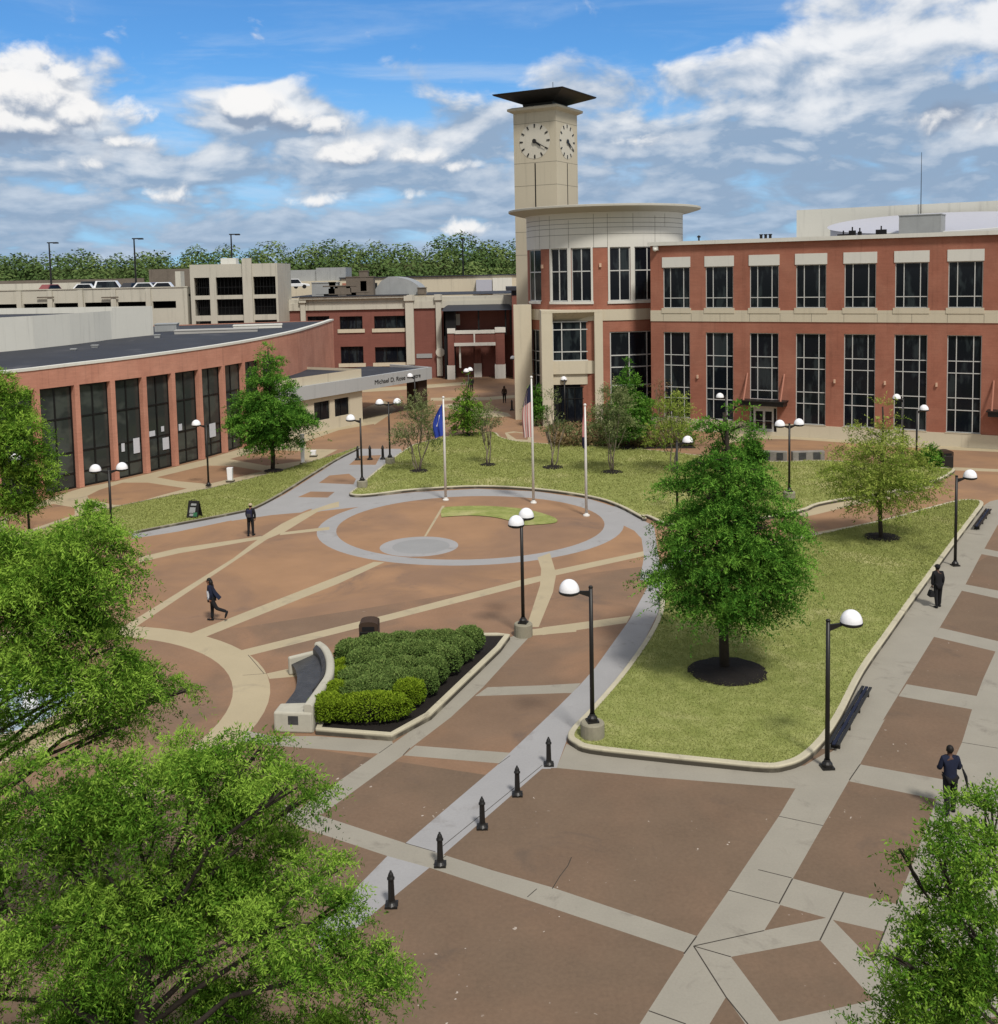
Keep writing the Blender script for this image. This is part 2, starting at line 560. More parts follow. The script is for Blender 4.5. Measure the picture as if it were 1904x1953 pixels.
def heads(de):
    e_ = n.m('ADD', el, de)
    out = None
    for a_, h_, ra, re, amp in HEADS:
        u = n.m('DIVIDE', n.m('SUBTRACT', az, a_), ra)
        v = n.m('DIVIDE', n.m('SUBTRACT', e_, h_), re)
        q = n.m('MULTIPLY', n.m('EXPONENT', n.m('MULTIPLY', n.m('ADD', n.m('MULTIPLY', u, u), n.m('MULTIPLY', v, v)), -.8)), amp)
        out = q if out is None else n.m('MAXIMUM', out, q)
    pf = n.noise(n.comb(n.m('MULTIPLY', az, 30.), n.m('MULTIPLY', e_, 36.), 5.3), 1., 7, .55, .3)
    return n.m('ADD', out, n.m('MULTIPLY', n.m('SUBTRACT', pf, .5), 1.15))


d0, d1 = heads(0.), heads(.0085)
ccov = n.m('MULTIPLY', n.ss(d0, .17, .50), n.ss(el, .0, .03))
dk = total(lobe(.41, .142, .07, .016, .9), lobe(-.43, .122, .09, .010, .45), lobe(-.22, .140, .06, .007, .4))
clit = n.ss(n.m('SUBTRACT', total(n.m('MULTIPLY', n.m('SUBTRACT', d0, d1), 1.25), n.m('MULTIPLY', d0, .45)), dk), -.22, .46)
skyc = n.mix(n.m('MULTIPLY', ccov, .95), skyc, n.mix(clit, (.26, .34, .47), (.95, .94, .93)))
over = n.m('MAXIMUM', n.ss(el, .30, .60), n.ss(dy, .25, -.15))
skyc = n.mix(n.m('MULTIPLY', over, .85), skyc, (.58, .565, .54))
skyc = n.mix(n.ss(el, -.02, .0), (.16, .15, .13), skyc)
n.l.new(skyc, bg.inputs[0])
bg.inputs[1].default_value = 1.
w.cycles.sampling_method = 'MANUAL'
w.cycles.sample_map_resolution = 512

sd = bpy.data.lights.new('sun', 'SUN')
sd.energy = 3.3
sd.angle = math.radians(9)
sd.color = (1, .955, .88)
so = bpy.data.objects.new('sun', sd)
COL.objects.link(so)
sdir = Vector((math.sin(SUN_AZ) * math.cos(SUN_EL), math.cos(SUN_AZ) * math.cos(SUN_EL), math.sin(SUN_EL)))
so.rotation_euler = sdir.to_track_quat('Z', 'Y').to_euler()
so.location = sdir * 60

# ------------------------------------------------------------------ ground: one planar partition of paving, bands, joints
def circ(cx, cy, r, k=72):
    return [Vector((cx + r * math.cos(2 * PI * i / k), cy + r * math.sin(2 * PI * i / k), 0)) for i in range(k)]


LAY = []                                     # (material key, polygon): a later polygon wins


def P(key, pts, v=None):
    LAY.append((key, [Vector((p[0], p[1])) for p in (gl(v, pts) if v else pts)]))


def joint(v, a, b, wd=.03):
    p, q = g(v, *a), g(v, *b)
    d = (q - p).normalized()
    s = Vector((-d.y, d.x, 0)) * wd / 2
    P('joint', [p - s, q - s, q + s, p + s])


RC, RI, RO = (-1.78, 59.11), 7.55, 8.62
PLX = [(-95, 4), (95, 4), (95, 178), (-95, 178)]
P('plaza', PLX)
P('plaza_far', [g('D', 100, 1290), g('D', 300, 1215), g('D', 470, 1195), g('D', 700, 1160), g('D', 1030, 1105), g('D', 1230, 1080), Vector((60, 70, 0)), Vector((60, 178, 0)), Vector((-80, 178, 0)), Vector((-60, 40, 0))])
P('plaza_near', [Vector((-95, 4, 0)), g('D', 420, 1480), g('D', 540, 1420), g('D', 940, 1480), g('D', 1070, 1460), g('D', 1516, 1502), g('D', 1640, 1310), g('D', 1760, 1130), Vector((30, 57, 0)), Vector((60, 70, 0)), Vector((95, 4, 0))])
# left path up to the far plaza
P('walk', [(1300, 704), (1440, 668), (1600, 585), (1750, 490), (1904, 390), (2020, 330), (2250, 330), (2290, 400), (2178, 545), (2060, 632), (1960, 655), (1844, 655), (1714, 672), (1640, 684), (1500, 706), (1300, 735)], 'B')
for q in ([(1505, 690), (1560, 655), (1680, 640), (1660, 672)], [(1672, 602), (1745, 570), (1880, 572), (1840, 604)], [(1790, 522), (1850, 480), (1960, 470), (2000, 500), (1985, 530)], [(1960, 420), (2020, 370), (2140, 365), (2110, 420)]):
    P('plaza_far', q, 'B')
P('walk', [(740, 800), (950, 770), (1300, 700), (1440, 668), (1530, 640), (1690, 640), (1850, 625), (1690, 688), (1480, 706), (1300, 732), (1000, 795), (740, 836)], 'B')
# ring
P('walk', [(0, 800), (60, 745), (130, 700), (250, 688), (400, 692), (620, 668), (970, 650), (1300, 665), (1600, 708), (1760, 758), (1904, 832), (1960, 870), (1960, 960), (1890, 905), (1755, 840), (1640, 800), (1540, 752), (1280, 706), (980, 694), (700, 706), (545, 730), (300, 752), (90, 775)], 'C')
P('walk', circ(*RC, RO))
P('plaza_far', circ(*RC, RI))
padc = (g('C', 640, 925) + g('C', 640, 1024)) / 2
P('walk', circ(padc.x, padc.y, 2.05, 40))
P('pad', circ(padc.x + .1, padc.y, 1.5, 40))
P('band', [(668, 917), (680, 917), (785, 745), (770, 745)], 'C')
# tan bands of the middle plaza
P('band', [(690, 1330), (1310, 945), (1470, 822), (1580, 752), (1700, 692), (1850, 640), (1904, 626), (1904, 656), (1790, 680), (1600, 796), (1500, 838), (770, 1326)], 'B')
P('band', [(780, 940), (1000, 888), (1470, 820), (1460, 838), (1000, 918), (780, 968)], 'B')
P('band', [(1580, 800), (1850, 768), (1850, 785), (1570, 815)], 'B')
P('band', [(900, 1440), (970, 1405), (1080, 1363), (1904, 1043), (2100, 965), (2160, 967), (1904, 1086), (1140, 1392), (1010, 1440)], 'B')
P('band', [(0, 420), (40, 410), (850, 212), (1590, 20), (1720, -8), (1715, 24), (850, 247), (75, 442), (0, 470)], 'A')
P('band', [(1400, 1106), (1904, 1000), (1960, 990), (1960, 1016), (1904, 1027), (1400, 1138)], 'C')
P('band', [(1305, 1036), (1375, 1010), (1396, 1080), (1410, 1130), (1392, 1230), (1312, 1426), (1240, 1426), (1262, 1370), (1320, 1190), (1326, 1100)], 'C')
P('band', [(1655, 297), (1904, 263), (1904, 310), (1636, 334)], 'A')
P('band', [(0, 213), (368, 164), (352, 194), (0, 245)], 'F')
P('band', [(165, 545), (280, 520), (340, 522), (350, 560), (180, 575)], 'A')
# left circle around the fountain
arc_o = [(390, 537), (560, 540), (700, 575), (860, 620), (945, 700), (960, 760), (940, 850), (885, 915), (770, 1015)]
aw = gl('L', arc_o)
A_ = np.array([[2 * p.x, 2 * p.y, 1] for p in aw])
sol = np.linalg.lstsq(A_, np.array([p.x ** 2 + p.y ** 2 for p in aw]), rcond=None)[0]
FC = (sol[0], sol[1])
FR = math.sqrt(sol[2] + sol[0] ** 2 + sol[1] ** 2)
P('band', circ(*FC, FR))
P('plaza', circ(*FC, FR - 1.25))
P('band', circ(*FC, 3.9))
# grey bands of the near plaza
P('band_near', [(60, 868), (210, 898), (440, 896), (870, 925), (880, 960), (795, 995), (300, 957), (0, 932)], 'A')
P('band_near', [(1000, 950), (1530, 990), (1472, 1050), (935, 1005)], 'A')
P('band_near', [(1405, 622), (1904, 605), (1885, 653), (1335, 672)], 'A')
P('band_near', [(0, 455), (160, 446), (125, 487), (0, 487)], 'F')
P('band_near', [(350, 1303), (795, 993), (880, 935), (1080, 790), (1290, 600), (1500, 380), (1525, 345), (1560, 330), (1645, 334), (1560, 425), (1380, 622), (1200, 790), (975, 962), (930, 1005), (480, 1333), (330, 1333)], 'A')
# bluish diagonal walk with the bollards
P('walk', [(60, 850), (145, 760), (387, 513), (470, 455), (905, 85), (990, 0), (1190, 0), (1120, 97), (660, 497), (600, 555), (370, 742), (200, 885), (60, 985)], 'G')
P('walk', [(1440, 1080), (1475, 1050), (1530, 990), (1885, 652), (2010, 515), (2110, 390), (2190, 270), (2280, 270), (2220, 400), (2130, 560), (1960, 740), (1900, 800), (1820, 960), (1760, 1080)], 'A')
P('walk', [(0, 610), (160, 450), (220, 382), (365, 180), (420, 80), (470, -20), (560, -110), (620, -110), (560, 30), (480, 160), (400, 320), (220, 540), (110, 660), (60, 800), (-40, 800)], 'F')
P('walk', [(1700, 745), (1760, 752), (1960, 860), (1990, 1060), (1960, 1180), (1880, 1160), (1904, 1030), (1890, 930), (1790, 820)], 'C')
P('band_near', [(60, 800), (100, 700), (200, 735), (480, 770), (900, 815), (1095, 790), (1180, 740), (1330, 790), (1055, 886), (450, 838)], 'F')
P('band_near', [(470, 455), (660, 513), (870, 580), (1150, 660), (1835, 890), (1905, 870), (1880, 1000), (1780, 967), (1000, 707), (590, 572), (385, 515), (0, 387), (-120, 330), (-120, 270), (0, 302)], 'G')
# wide band along the right lawn and the right-hand walk
P('band_near', [(-40, 1770), (75, 1558), (240, 1300), (310, 1195), (365, 1112), (530, 875), (785, 497), (870, 355), (940, 240), (1000, 200), (1330, 0), (1325, 5), (1200, 230), (1145, 312), (1010, 545), (855, 817), (785, 942), (710, 1082), (515, 1420), (430, 1560), (330, 1770)], 'H')
P('band_near', [(1140, 1714), (1400, 1320), (1600, 1040), (1830, 740), (1860, 720), (2000, 690), (1904, 850), (1820, 1000), (1720, 1190), (1575, 1432), (1400, 1716), (1160, 2110), (900, 2110)], 'E')
for q in ([(1822, 985), (1990, 1018), (1980, 1048), (1808, 1016)], [(1722, 1187), (2000, 1240), (1990, 1285), (1700, 1222)], [(1578, 1430), (2000, 1528), (1980, 1585), (1543, 1481)]):
    P('band_near', q, 'E')
P('band_near', [(1522, 450), (1817, 500), (1800, 556), (1488, 500)], 'F')
P('band_near', [(1325, 785), (1685, 850), (1650, 932), (1283, 856)], 'F')
P('band_near', [(1760, -10), (1720, 120), (1592, 405), (1502, 650), (1452, 780), (1385, 946), (1340, 1082), (1265, 1242), (1500, 1560), (2100, 1500), (2250, 0)], 'H')
P('band_near', [(1980, 60), (1904, 290), (1840, 432), (1815, 500), (1790, 572), (1755, 690), (1900, 715), (2050, 300), (2100, 80)], 'F')
# star pattern
P('band_near', [(300, 1200), (365, 1110), (600, 1000), (785, 942), (855, 815), (1115, 885), (1387, 946), (1600, 1560), (1500, 1800), (300, 1800)], 'H')
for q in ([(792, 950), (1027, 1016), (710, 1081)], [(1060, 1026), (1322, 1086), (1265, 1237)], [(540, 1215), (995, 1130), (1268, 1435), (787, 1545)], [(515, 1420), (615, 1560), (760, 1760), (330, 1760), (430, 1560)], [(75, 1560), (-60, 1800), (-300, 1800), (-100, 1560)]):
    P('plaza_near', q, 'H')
for a, b in (((350, 1160), (710, 1081)), ((350, 1160), (540, 1215)), ((350, 1160), (515, 1420)), ((855, 815), (785, 945)), ((1115, 885), (995, 1130)), ((1357, 1000), (1265, 1240)), ((530, 875), (780, 940)), ((785, 497), (1010, 545)), ((680, 770), (850, 812)),
             ((120, 1490), (310, 1558)), ((1720, 120), (1904, 150)), ((1145, 312), (1200, 232)), ((365, 1110), (300, 1200)), ((1265, 1240), (1340, 1335)), ((515, 1420), (790, 1760))):
    joint('H', a, b)
for a, b in (((660, 513), (600, 555)), ((470, 455), (610, 495)), ((240, 830), (255, 760)), ((905, 85), (960, 45)), ((630, 480), (1110, 90)), ((1040, 707), (1085, 668)), ((1247, 520), (1230, 560)), ((1230, 560), (1192, 610)), ((1192, 610), (1157, 668)), ((0, 360), (50, 320)), ((45, 322), (0, 300))):
    joint('G', a, b, .022)
for a, b in (((60, 440), (150, 545)), ((165, 545), (30, 555)), ((795, 993), (870, 940)), ((970, 962), (930, 1005))):
    joint('A', a, b, .025)
# beside the buildings
P('band', [(300, 600), (460, 550), (655, 512), (835, 470), (997, 428), (1140, 394), (1272, 354), (1480, 290), (1700, 215), (1904, 150), (2160, 60), (2230, 110), (1904, 330), (1700, 440), (1620, 445), (1400, 505), (1170, 560), (900, 610), (620, 670), (420, 720), (150, 815), (-100, 890), (-300, 850)], 'B')
for q in ([(490, 595), (560, 560), (690, 520), (830, 520), (1050, 553), (900, 592), (720, 645), (640, 645), (500, 612)], [(880, 490), (1150, 425), (1290, 425), (1480, 455), (1170, 528), (1000, 512)], [(1290, 388), (1480, 335), (1690, 342), (1700, 398), (1500, 425)], [(1715, 290), (1904, 225), (2100, 190), (2130, 250), (1904, 335), (1720, 330)], [(60, 690), (300, 640), (420, 660), (420, 700), (150, 790), (20, 800)]):
    P('plaza_far', q, 'B')
P('band', [(640, 1180), (900, 1165), (1120, 1150), (1400, 1130), (1400, 1150), (1120, 1175), (900, 1190), (640, 1205)], 'M')
P('band', [(1160, 1300), (1260, 1285), (1420, 1310), (1660, 1350), (1690, 1375), (1500, 1385), (1380, 1365), (1250, 1318)], 'M')
P('band', [(1120, 1245), (1500, 1240), (1720, 1225), (1720, 1245), (1500, 1262), (1120, 1265)], 'M')
P('band', [(1640, 1490), (1700, 1480), (1780, 1490), (1830, 1520), (1830, 1560), (1760, 1560), (1660, 1530)], 'M')
P('plaza_far', [(1660, 1495), (1720, 1488), (1810, 1500), (1800, 1540), (1720, 1535)], 'M')
P('band', [(380, 395), (540, 370), (760, 372), (960, 385), (1240, 405), (1560, 428), (1960, 445), (1960, 405), (1560, 375), (960, 330), (540, 300), (380, 310)], 'E')
P('band', [(1640, 528), (1960, 542), (1960, 556), (1640, 546)], 'E')
P('band', [(760, 912), (900, 890), (1250, 828), (1480, 775), (1690, 722), (1800, 720), (1830, 748), (1700, 745), (1500, 790), (1250, 860), (900, 925), (760, 955)], 'E')
P('band', [(786, 785), (900, 745), (1110, 706), (1300, 680), (1540, 620), (1540, 640), (1300, 705), (1110, 738), (900, 790), (800, 812)], 'E')

vs, es, fcs = [], [], []
for key, pl in LAY:
    if sum(pl[i].x * pl[(i + 1) % len(pl)].y - pl[(i + 1) % len(pl)].x * pl[i].y for i in range(len(pl))) < 0:
        pl = pl[::-1]
    k = len(vs)
    vs += pl
    fcs.append([k + i for i in range(len(pl))])
ov, oe, of, _, _, ofr = delaunay_2d_cdt(vs, es, fcs, 0, 1e-4)
bins = {}
for f, src in zip(of, ofr):
    if src:
        bins.setdefault(LAY[max(src)][0], []).append(f)
names = {'plaza': 'plaza_paving', 'plaza_far': 'orange_paving', 'plaza_near': 'near_paving', 'band': 'paving_band', 'band_near': 'grey_paving_band', 'walk': 'concrete_walk', 'pad': 'paving_disc', 'joint': 'paving_joint'}
for key, fl in bins.items():
    mb = MB()
    mb.v = [Vector((p.x, p.y, 0)) for p in ov]
    mb.f = [list(f) for f in fl]
    used = sorted({i for f in fl for i in f})
    ix = {a: b for b, a in enumerate(used)}
    mb.v = [mb.v[i] for i in used]
    mb.f = [[ix[i] for i in f] for f in mb.f]
    tag(mb.build(names[key], key), kind='structure')
mb = MB()
mb.quad((-3000, -600, -.05), (3000, -600, -.05), (3000, 5200, -.05), (-3000, 5200, -.05))
tag(mb.build('ground', 'earth'), kind='structure')


# lawns with kerbs
def lawn(name, line, k=5, h=.14, kerb=True, kw=.17):
    ln = smooth_line(line, k, True)
    a = sum(ln[i].x * ln[(i + 1) % len(ln)].y - ln[(i + 1) % len(ln)].x * ln[i].y for i in range(len(ln)))
    if a < 0:
        ln.reverse()
    m_ = len(ln)
    inn = []
    for i in range(m_):
        d = (ln[(i + 1) % m_] - ln[i - 1])
        nn = Vector((-d.y, d.x, 0)).normalized()
        inn.append(ln[i] + nn * kw)
    mb = MB()
    mb.v = [Vector((p.x, p.y, h - .025)) for p in inn]
    mb.f = [list(t) for t in tessellate_polygon([[Vector((p.x, p.y, 0)) for p in inn]])]
    tag(mb.build(name, 'lawn'), kind='structure')
    if kerb:
        kb = MB()
        for i in range(m_):
            j = (i + 1) % m_
            o0, o1, i0, i1 = ln[i], ln[j], inn[i], inn[j]
            z = Vector((0, 0, h))
            kb.quad(o0, o1, o1 + z * .86, o0 + z * .86)
            kb.quad(o0 + z * .86, o1 + z * .86, o1.lerp(i1, .15) + z, o0.lerp(i0, .15) + z)
            kb.quad(o0.lerp(i0, .15) + z, o1.lerp(i1, .15) + z, i1 + z, i0 + z)
            kb.quad(i0 + z, i1 + z, i1, i0)
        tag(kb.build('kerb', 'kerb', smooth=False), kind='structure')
    return [q.lerp(o_, .0) for q, o_ in zip(inn, ln)]


RL = gl('F', [(106, 690), (125, 650), (200, 572), (330, 420), (440, 262), (490, 150)]) + gl('D', [(1262, 1125), (1320, 1082), (1400, 1058)]) + gl('E', [(780, 945), (1030, 890), (1280, 835), (1500, 775), (1680, 730), (1775, 728), (1822, 745), (1780, 810), (1640, 1000), (1450, 1265), (1300, 1480), (1150, 1700)]) + gl('F', [(1250, 600), (1180, 705), (1100, 780), (1020, 812), (930, 820), (700, 798), (480, 775), (200, 742), (130, 715)])
lawn_right = lawn('lawn', RL, 4, .2, True, .2)
BL = gl('C', [(248, 690), (285, 660), (340, 610), (450, 520), (570, 435), (650, 400), (900, 348), (1060, 343), (1100, 370), (1180, 390), (1290, 403), (1500, 415), (1904, 440)]) + gl('E', [(550, 506), (930, 502), (1300, 530), (1600, 545), (1660, 560), (1540, 622), (1300, 682), (1110, 710), (900, 748), (790, 788)]) + gl('D', [(1400, 1002), (1290, 1008), (1232, 988)]) + gl('C', [(1904, 832), (1760, 757), (1600, 707), (1300, 664), (970, 648), (620, 666), (400, 692), (300, 699)])
lawn_back = lawn('lawn', BL, 4, .19)
LL = gl('B', [(2010, 325), (1904, 362), (1620, 445), (1400, 505), (1170, 560), (900, 612), (620, 670), (420, 722), (150, 815), (-100, 890), (-280, 960), (-100, 1010), (200, 935), (420, 880), (740, 812), (950, 770), (1300, 703), (1440, 666), (1600, 580), (1750, 485), (1904, 392), (2015, 335)])
lawn_left = lawn('lawn', LL, 4, .13)
CG = gl('C', [(760, 760), (850, 748), (1000, 745), (1170, 755), (1300, 775), (1420, 815), (1420, 845), (1300, 858), (1195, 860), (1150, 838), (1050, 815), (930, 806), (800, 812), (750, 812)])
lawn('lawn', CG, 3, .06, False)
mb = MB()
for r, cx_, cy_ in ((1.36, *g('D', 1389, 1290).xy), (.95, *g('D', 1682, 1031).xy), (.7, *g('D', 523, 902).xy), (.72, *g('D', 799, 903).xy), (.6, *g('D', 931, 891).xy), (.78, *g('D', 1055, 896).xy), (.75, *g('D', 1168, 905).xy), (.7, *g('D', 1198, 859).xy), (.6, *g('D', 892, 834).xy)):
    prof = [(r, .12), (r * .93, .17), (r * .5, .22), (.01, .26)]
    m2 = MB()
    m2.lathe(prof, (cx_, cy_, .05), 28)
    for v_ in m2.v[:84]:
        v_.x += random.uniform(-.07, .07) * r
        v_.y += random.uniform(-.05, .05) * r
    tag(m2.build('mulch_bed', 'mulch'), kind='structure')


# ------------------------------------------------------------------ facade tools: a map turns (s, z, depth) into a point; depth > 0 is proud of the wall
def flat(p, d):
    p, d = Vector((p[0], p[1], 0)), Vector((d[0], d[1], 0)).normalized()
    nn = Vector((d.y, -d.x, 0))
    return lambda s, z, e=0.: p + d * s + nn * e + Vector((0, 0, z))


def round_(cx, cy, r):
    return lambda s, z, e=0.: Vector((cx + (r + e) * math.sin(s), cy - (r + e) * math.cos(s), z))


def line_map(pts):                          # pts: plan polyline, s in index units
    pts = [Vector((p[0], p[1], 0)) for p in pts]
    k = len(pts)

    def f(s, z, e=0.):
        i = min(max(int(math.floor(s)), 0), k - 2)
        d = pts[i + 1] - pts[i]
        p = pts[i] + d * (s - i)
        nn = Vector((d.y, -d.x, 0)).normalized()
        return p + nn * e + Vector((0, 0, z))
    return f


def bar(mb, f, s0, s1, z0, z1, e0, e1):
    mb.hexa([f(s0, z0, e1), f(s1, z0, e1), f(s1, z0, e0), f(s0, z0, e0), f(s0, z1, e1), f(s1, z1, e1), f(s1, z1, e0), f(s0, z1, e0)])


def wall(mb, f, s0, s1, z0, z1, holes=(), depth=.3, e=0., step=None):
    S = {s0, s1}
    Z = {z0, z1}
    for a, b, c, d in holes:
        S |= {a, b}
        Z |= {c, d}
    if step:
        k = max(1, int(round((s1 - s0) / step)))
        S |= {s0 + (s1 - s0) * i / k for i in range(k + 1)}
    S, Z = sorted(x for x in S if s0 - 1e-6 <= x <= s1 + 1e-6), sorted(x for x in Z if z0 - 1e-6 <= x <= z1 + 1e-6)
    for a, b in zip(S, S[1:]):
        for c, d in zip(Z, Z[1:]):
            if b - a < 1e-5 or d - c < 1e-5:
                continue
            ms, mz = (a + b) / 2, (c + d) / 2
            if any(h[0] < ms < h[1] and h[2] < mz < h[3] for h in holes):
                continue
            mb.quad(f(a, c, e), f(b, c, e), f(b, d, e), f(a, d, e))
    for a, b, c, d in holes:
        mb.quad(f(a, c, e), f(a, d, e), f(a, d, e - depth), f(a, c, e - depth))
        mb.quad(f(b, d, e), f(b, c, e), f(b, c, e - depth), f(b, d, e - depth))
        mb.quad(f(a, d, e), f(b, d, e), f(b, d, e - depth), f(a, d, e - depth))
        mb.quad(f(b, c, e), f(a, c, e), f(a, c, e - depth), f(b, c, e - depth))


def window(par, f, s0, s1, z0, z1, vs=(), hs=(), fw=.07, inset=.14, fmat='frame', gmat='glass', unit=1., name='window', steps=1):
    """A window part: frame with mullions, and the glass as its sub-part."""
    fr, gl_ = MB(), MB()
    u = fw / unit
    e0, e1 = -inset - .05, -inset + .03
    bar(fr, f, s0 + .004 / unit, s0 + u, z0 + .004, z1 - .004, e0, e1)
    bar(fr, f, s1 - u, s1 - .004 / unit, z0 + .004, z1 - .004, e0, e1)
    cuts = [s0 + u] + sorted(vs) + [s1 - u]
    for k, s in enumerate(sorted(vs)):
        bar(fr, f, s - u / 2, s + u / 2, z0 + fw, z1 - fw, e0, e1 - .006)
    for a, b in zip(cuts, cuts[1:]):
        bar(fr, f, a, b, z0 + .004, z0 + fw, e0, e1 - .003)
        bar(fr, f, a, b, z1 - fw, z1 - .004, e0, e1 - .003)
        for h in hs:
            bar(fr, f, a, b, h - fw / 2, h + fw / 2, e0, e1 - .012)
    o = fr.build(name, fmat, par)
    for a, b in zip(cuts, cuts[1:]):
        gl_.quad(f(a - u, z0, -inset - .02), f(b + u, z0, -inset - .02), f(b + u, z1, -inset - .02), f(a - u, z1, -inset - .02))
    gl_.build('pane', gmat, o)
    return o


# ------------------------------------------------------------------ red brick building on the right
P0 = Vector((32.5, 83.3, 0)) + Vector((.859, -.512, 0)) * 0
fm = flat(P0, (.859, -.512))
rb = empty('brick_building', fm(-8, 0), 'long three storey red brick building with cream bands and tall gridded windows', 'building')
SL, SR, DEP = -21.97, 11.2, 26.
bays = [-20.78 + 3.905 * i for i in range(8)]
WW = 2.47
mb = MB()
lowh, uph = [], []
for i, a in enumerate(bays):
    lowh.append((a, a + WW, 3.02 if i == 2 else 1.1, 8.69))
    uph.append((a, a + WW, 10.8, 14.37))
dh = (bays[2] - .02, bays[2] + 2.36, .3, 2.5)
wall(mb, fm, SL, SR, 1.05, 9.63, lowh + [(dh[0], dh[1], 1.05, 2.5)], .35)
wall(mb, fm, SL, SR, 10.6, 16.3, uph, .3)
wall(mb, fm, SL, SR, 9.63, 10.6)
for s, sg in ((SL, 1), (SR, -1)):
    mb.quad(fm(s, 0, 0), fm(s, 0, -DEP), fm(s, 16.3, -DEP), fm(s, 16.3, 0))
mb.quad(fm(SL, 0, -DEP), fm(SR, 0, -DEP), fm(SR, 16.3, -DEP), fm(SL, 16.3, -DEP))
mb.build('wall', 'brick', rb)
mb = MB()
bar(mb, fm, SL - .002, dh[0], 0, 1.05, -.5, .07)
bar(mb, fm, dh[1], SR, 0, 1.05, -.5, .07)
bar(mb, fm, dh[0], dh[1], 0, .3, -.5, .065)
for i, a in enumerate(bays):
    if i != 2:
        bar(mb, fm, a - .06, a + WW + .06, 1.053, 1.1, -.3, .1)
mb.build('plinth', 'cream', rb)
mb = MB()
bar(mb, fm, SL, SR, 9.64, 10.35, -.1, .06)
prev = SL
for a in bays:
    bar(mb, fm, a - .12, a + WW + .12, 10.353, 10.8, -.1, .1)
    bar(mb, fm, prev, a - .12, 10.353, 10.6, -.1, .062)
    prev = a + WW + .12
bar(mb, fm, prev, SR, 10.353, 10.6, -.1, .062)
mb.build('stone_band', 'cream', rb)
for a in np.arange(SL + 1.2, SR, 2.6):
    mb = MB()
    bar(mb, fm, a, a + .025, 9.66, 10.34, .055, .064)
    mb.build('joint', 'groove', rb)
mb = MB()
bar(mb, fm, SL - .15, SR, 16.3, 16.62, -.6, .28)
mb.build('coping', 'white', rb)
mb = MB()
mb.quad(fm(SL, 16.32, -.3), fm(SR, 16.32, -.3), fm(SR, 16.32, -DEP), fm(SL, 16.32, -DEP))
mb.build('roof', 'flat_roof', rb)
for i, a in enumerate(bays):
    mb = MB()
    bar(mb, fm, a - .07, a + WW + .07, 14.375, 15.27, -.1, .05)
    mb.build('lintel_panel', 'white', rb)
    v1, v2 = a + .66, a + 1.88
    window(rb, fm, a, a + WW, 10.8, 14.37, (v1, v2), (11.68,), .065, .12)
    z0 = 3.02 if i == 2 else 1.1
    window(rb, fm, a, a + WW, z0, 8.69, (v1, v2), [h for h in (6.67, 5.74, 3.8, 2.85) if h > z0 + .3], .065, .14)
# the entrance
dr = MB()
for a, b in ((dh[0], dh[0] + .10), (dh[0] + .32, dh[0] + .50), (dh[0] + 1.13, dh[0] + 1.31), (dh[0] + 1.9, dh[0] + 2.06), (dh[1] - .1, dh[1])):
    bar(dr, fm, a, b, .3, 2.46, -.25, -.12)
for a, b in ((dh[0] + .5, dh[0] + 1.13), (dh[0] + 1.31, dh[0] + 1.9)):
    bar(dr, fm, a, b, .3, .52, -.25, -.13)
    bar(dr, fm, a, b, 2.02, 2.46, -.25, -.13)
    bar(dr, fm, a, b, 1.18, 1.22, -.22, -.1)
for a, b in ((dh[0] + .1, dh[0] + .32), (dh[0] + 2.06, dh[1] - .1)):
    bar(dr, fm, a, b, 2.3, 2.46, -.25, -.13)
dor = dr.build('door', 'frame', rb)
mb = MB()
mb.quad(fm(dh[0], .3, -.22), fm(dh[1], .3, -.22), fm(dh[1], 2.46, -.22), fm(dh[0], 2.46, -.22))
mb.build('pane', 'glass', dor)
for c0, c1, b0, b1 in ((-13.4, -9.75, (-14.3, -13.7), (-10.25, -9.65)), (5.75, 9.4, (5.62, 5.78), (9.2, 9.4))):
    mb = MB()
    bar(mb, fm, c0, c1, 2.62, 2.98, .01, 1.25)
    bar(mb, fm, c0 - .12, c1 + .12, 2.985, 3.06, .01, 1.38)
    mb.build('entrance_canopy', 'black', rb)
    for s in (c0 + .25, c1 - .25):
        mb = MB()
        mb.tube((fm(s, 5.25, .02), fm(s, 3.05, 1.15)), .075, 8)
        mb.build('tie_rod', 'rust', rb)
for s in (-17.6, -5.86, -1.92, 1.94):
    mb = MB()
    bar(mb, fm, s - .07, s + .07, 4.65, 4.95, 0, .14)
    mb.build('wall_light', 'bulb', rb)
mb = MB()
bar(mb, fm, SL + .35, SL + .8, 15.9, 16.25, .005, .25)
mb.ball(fm(SL + .57, 15.95, .3), .16)
mb.build('security_camera', 'white', rb)
mb = MB()
fb = flat(fm(-17, 0, -14), (.859, -.512))
bar(mb, fb, 4.2, 30, 16.35, 19.6, -9, 0)
bar(mb, fb, 22.5, 30, 19.6, 20.1, -9, -1)
mb.build('penthouse', 'white_panel', rb)
ecx = fm(.35, 0, -9.0)
du, dv = Vector((.859, -.512, 0)), Vector((.512, .859, 0))


def ell(r, t, z=0.):                     # dished oval roof, low towards the plaza, high at the back
    v_ = math.sin(t) * r
    return ecx + du * (9.0 * r * math.cos(t)) + dv * (4.6 * v_) + Vector((0, 0, 17.75 + 1.0 * v_ + z))


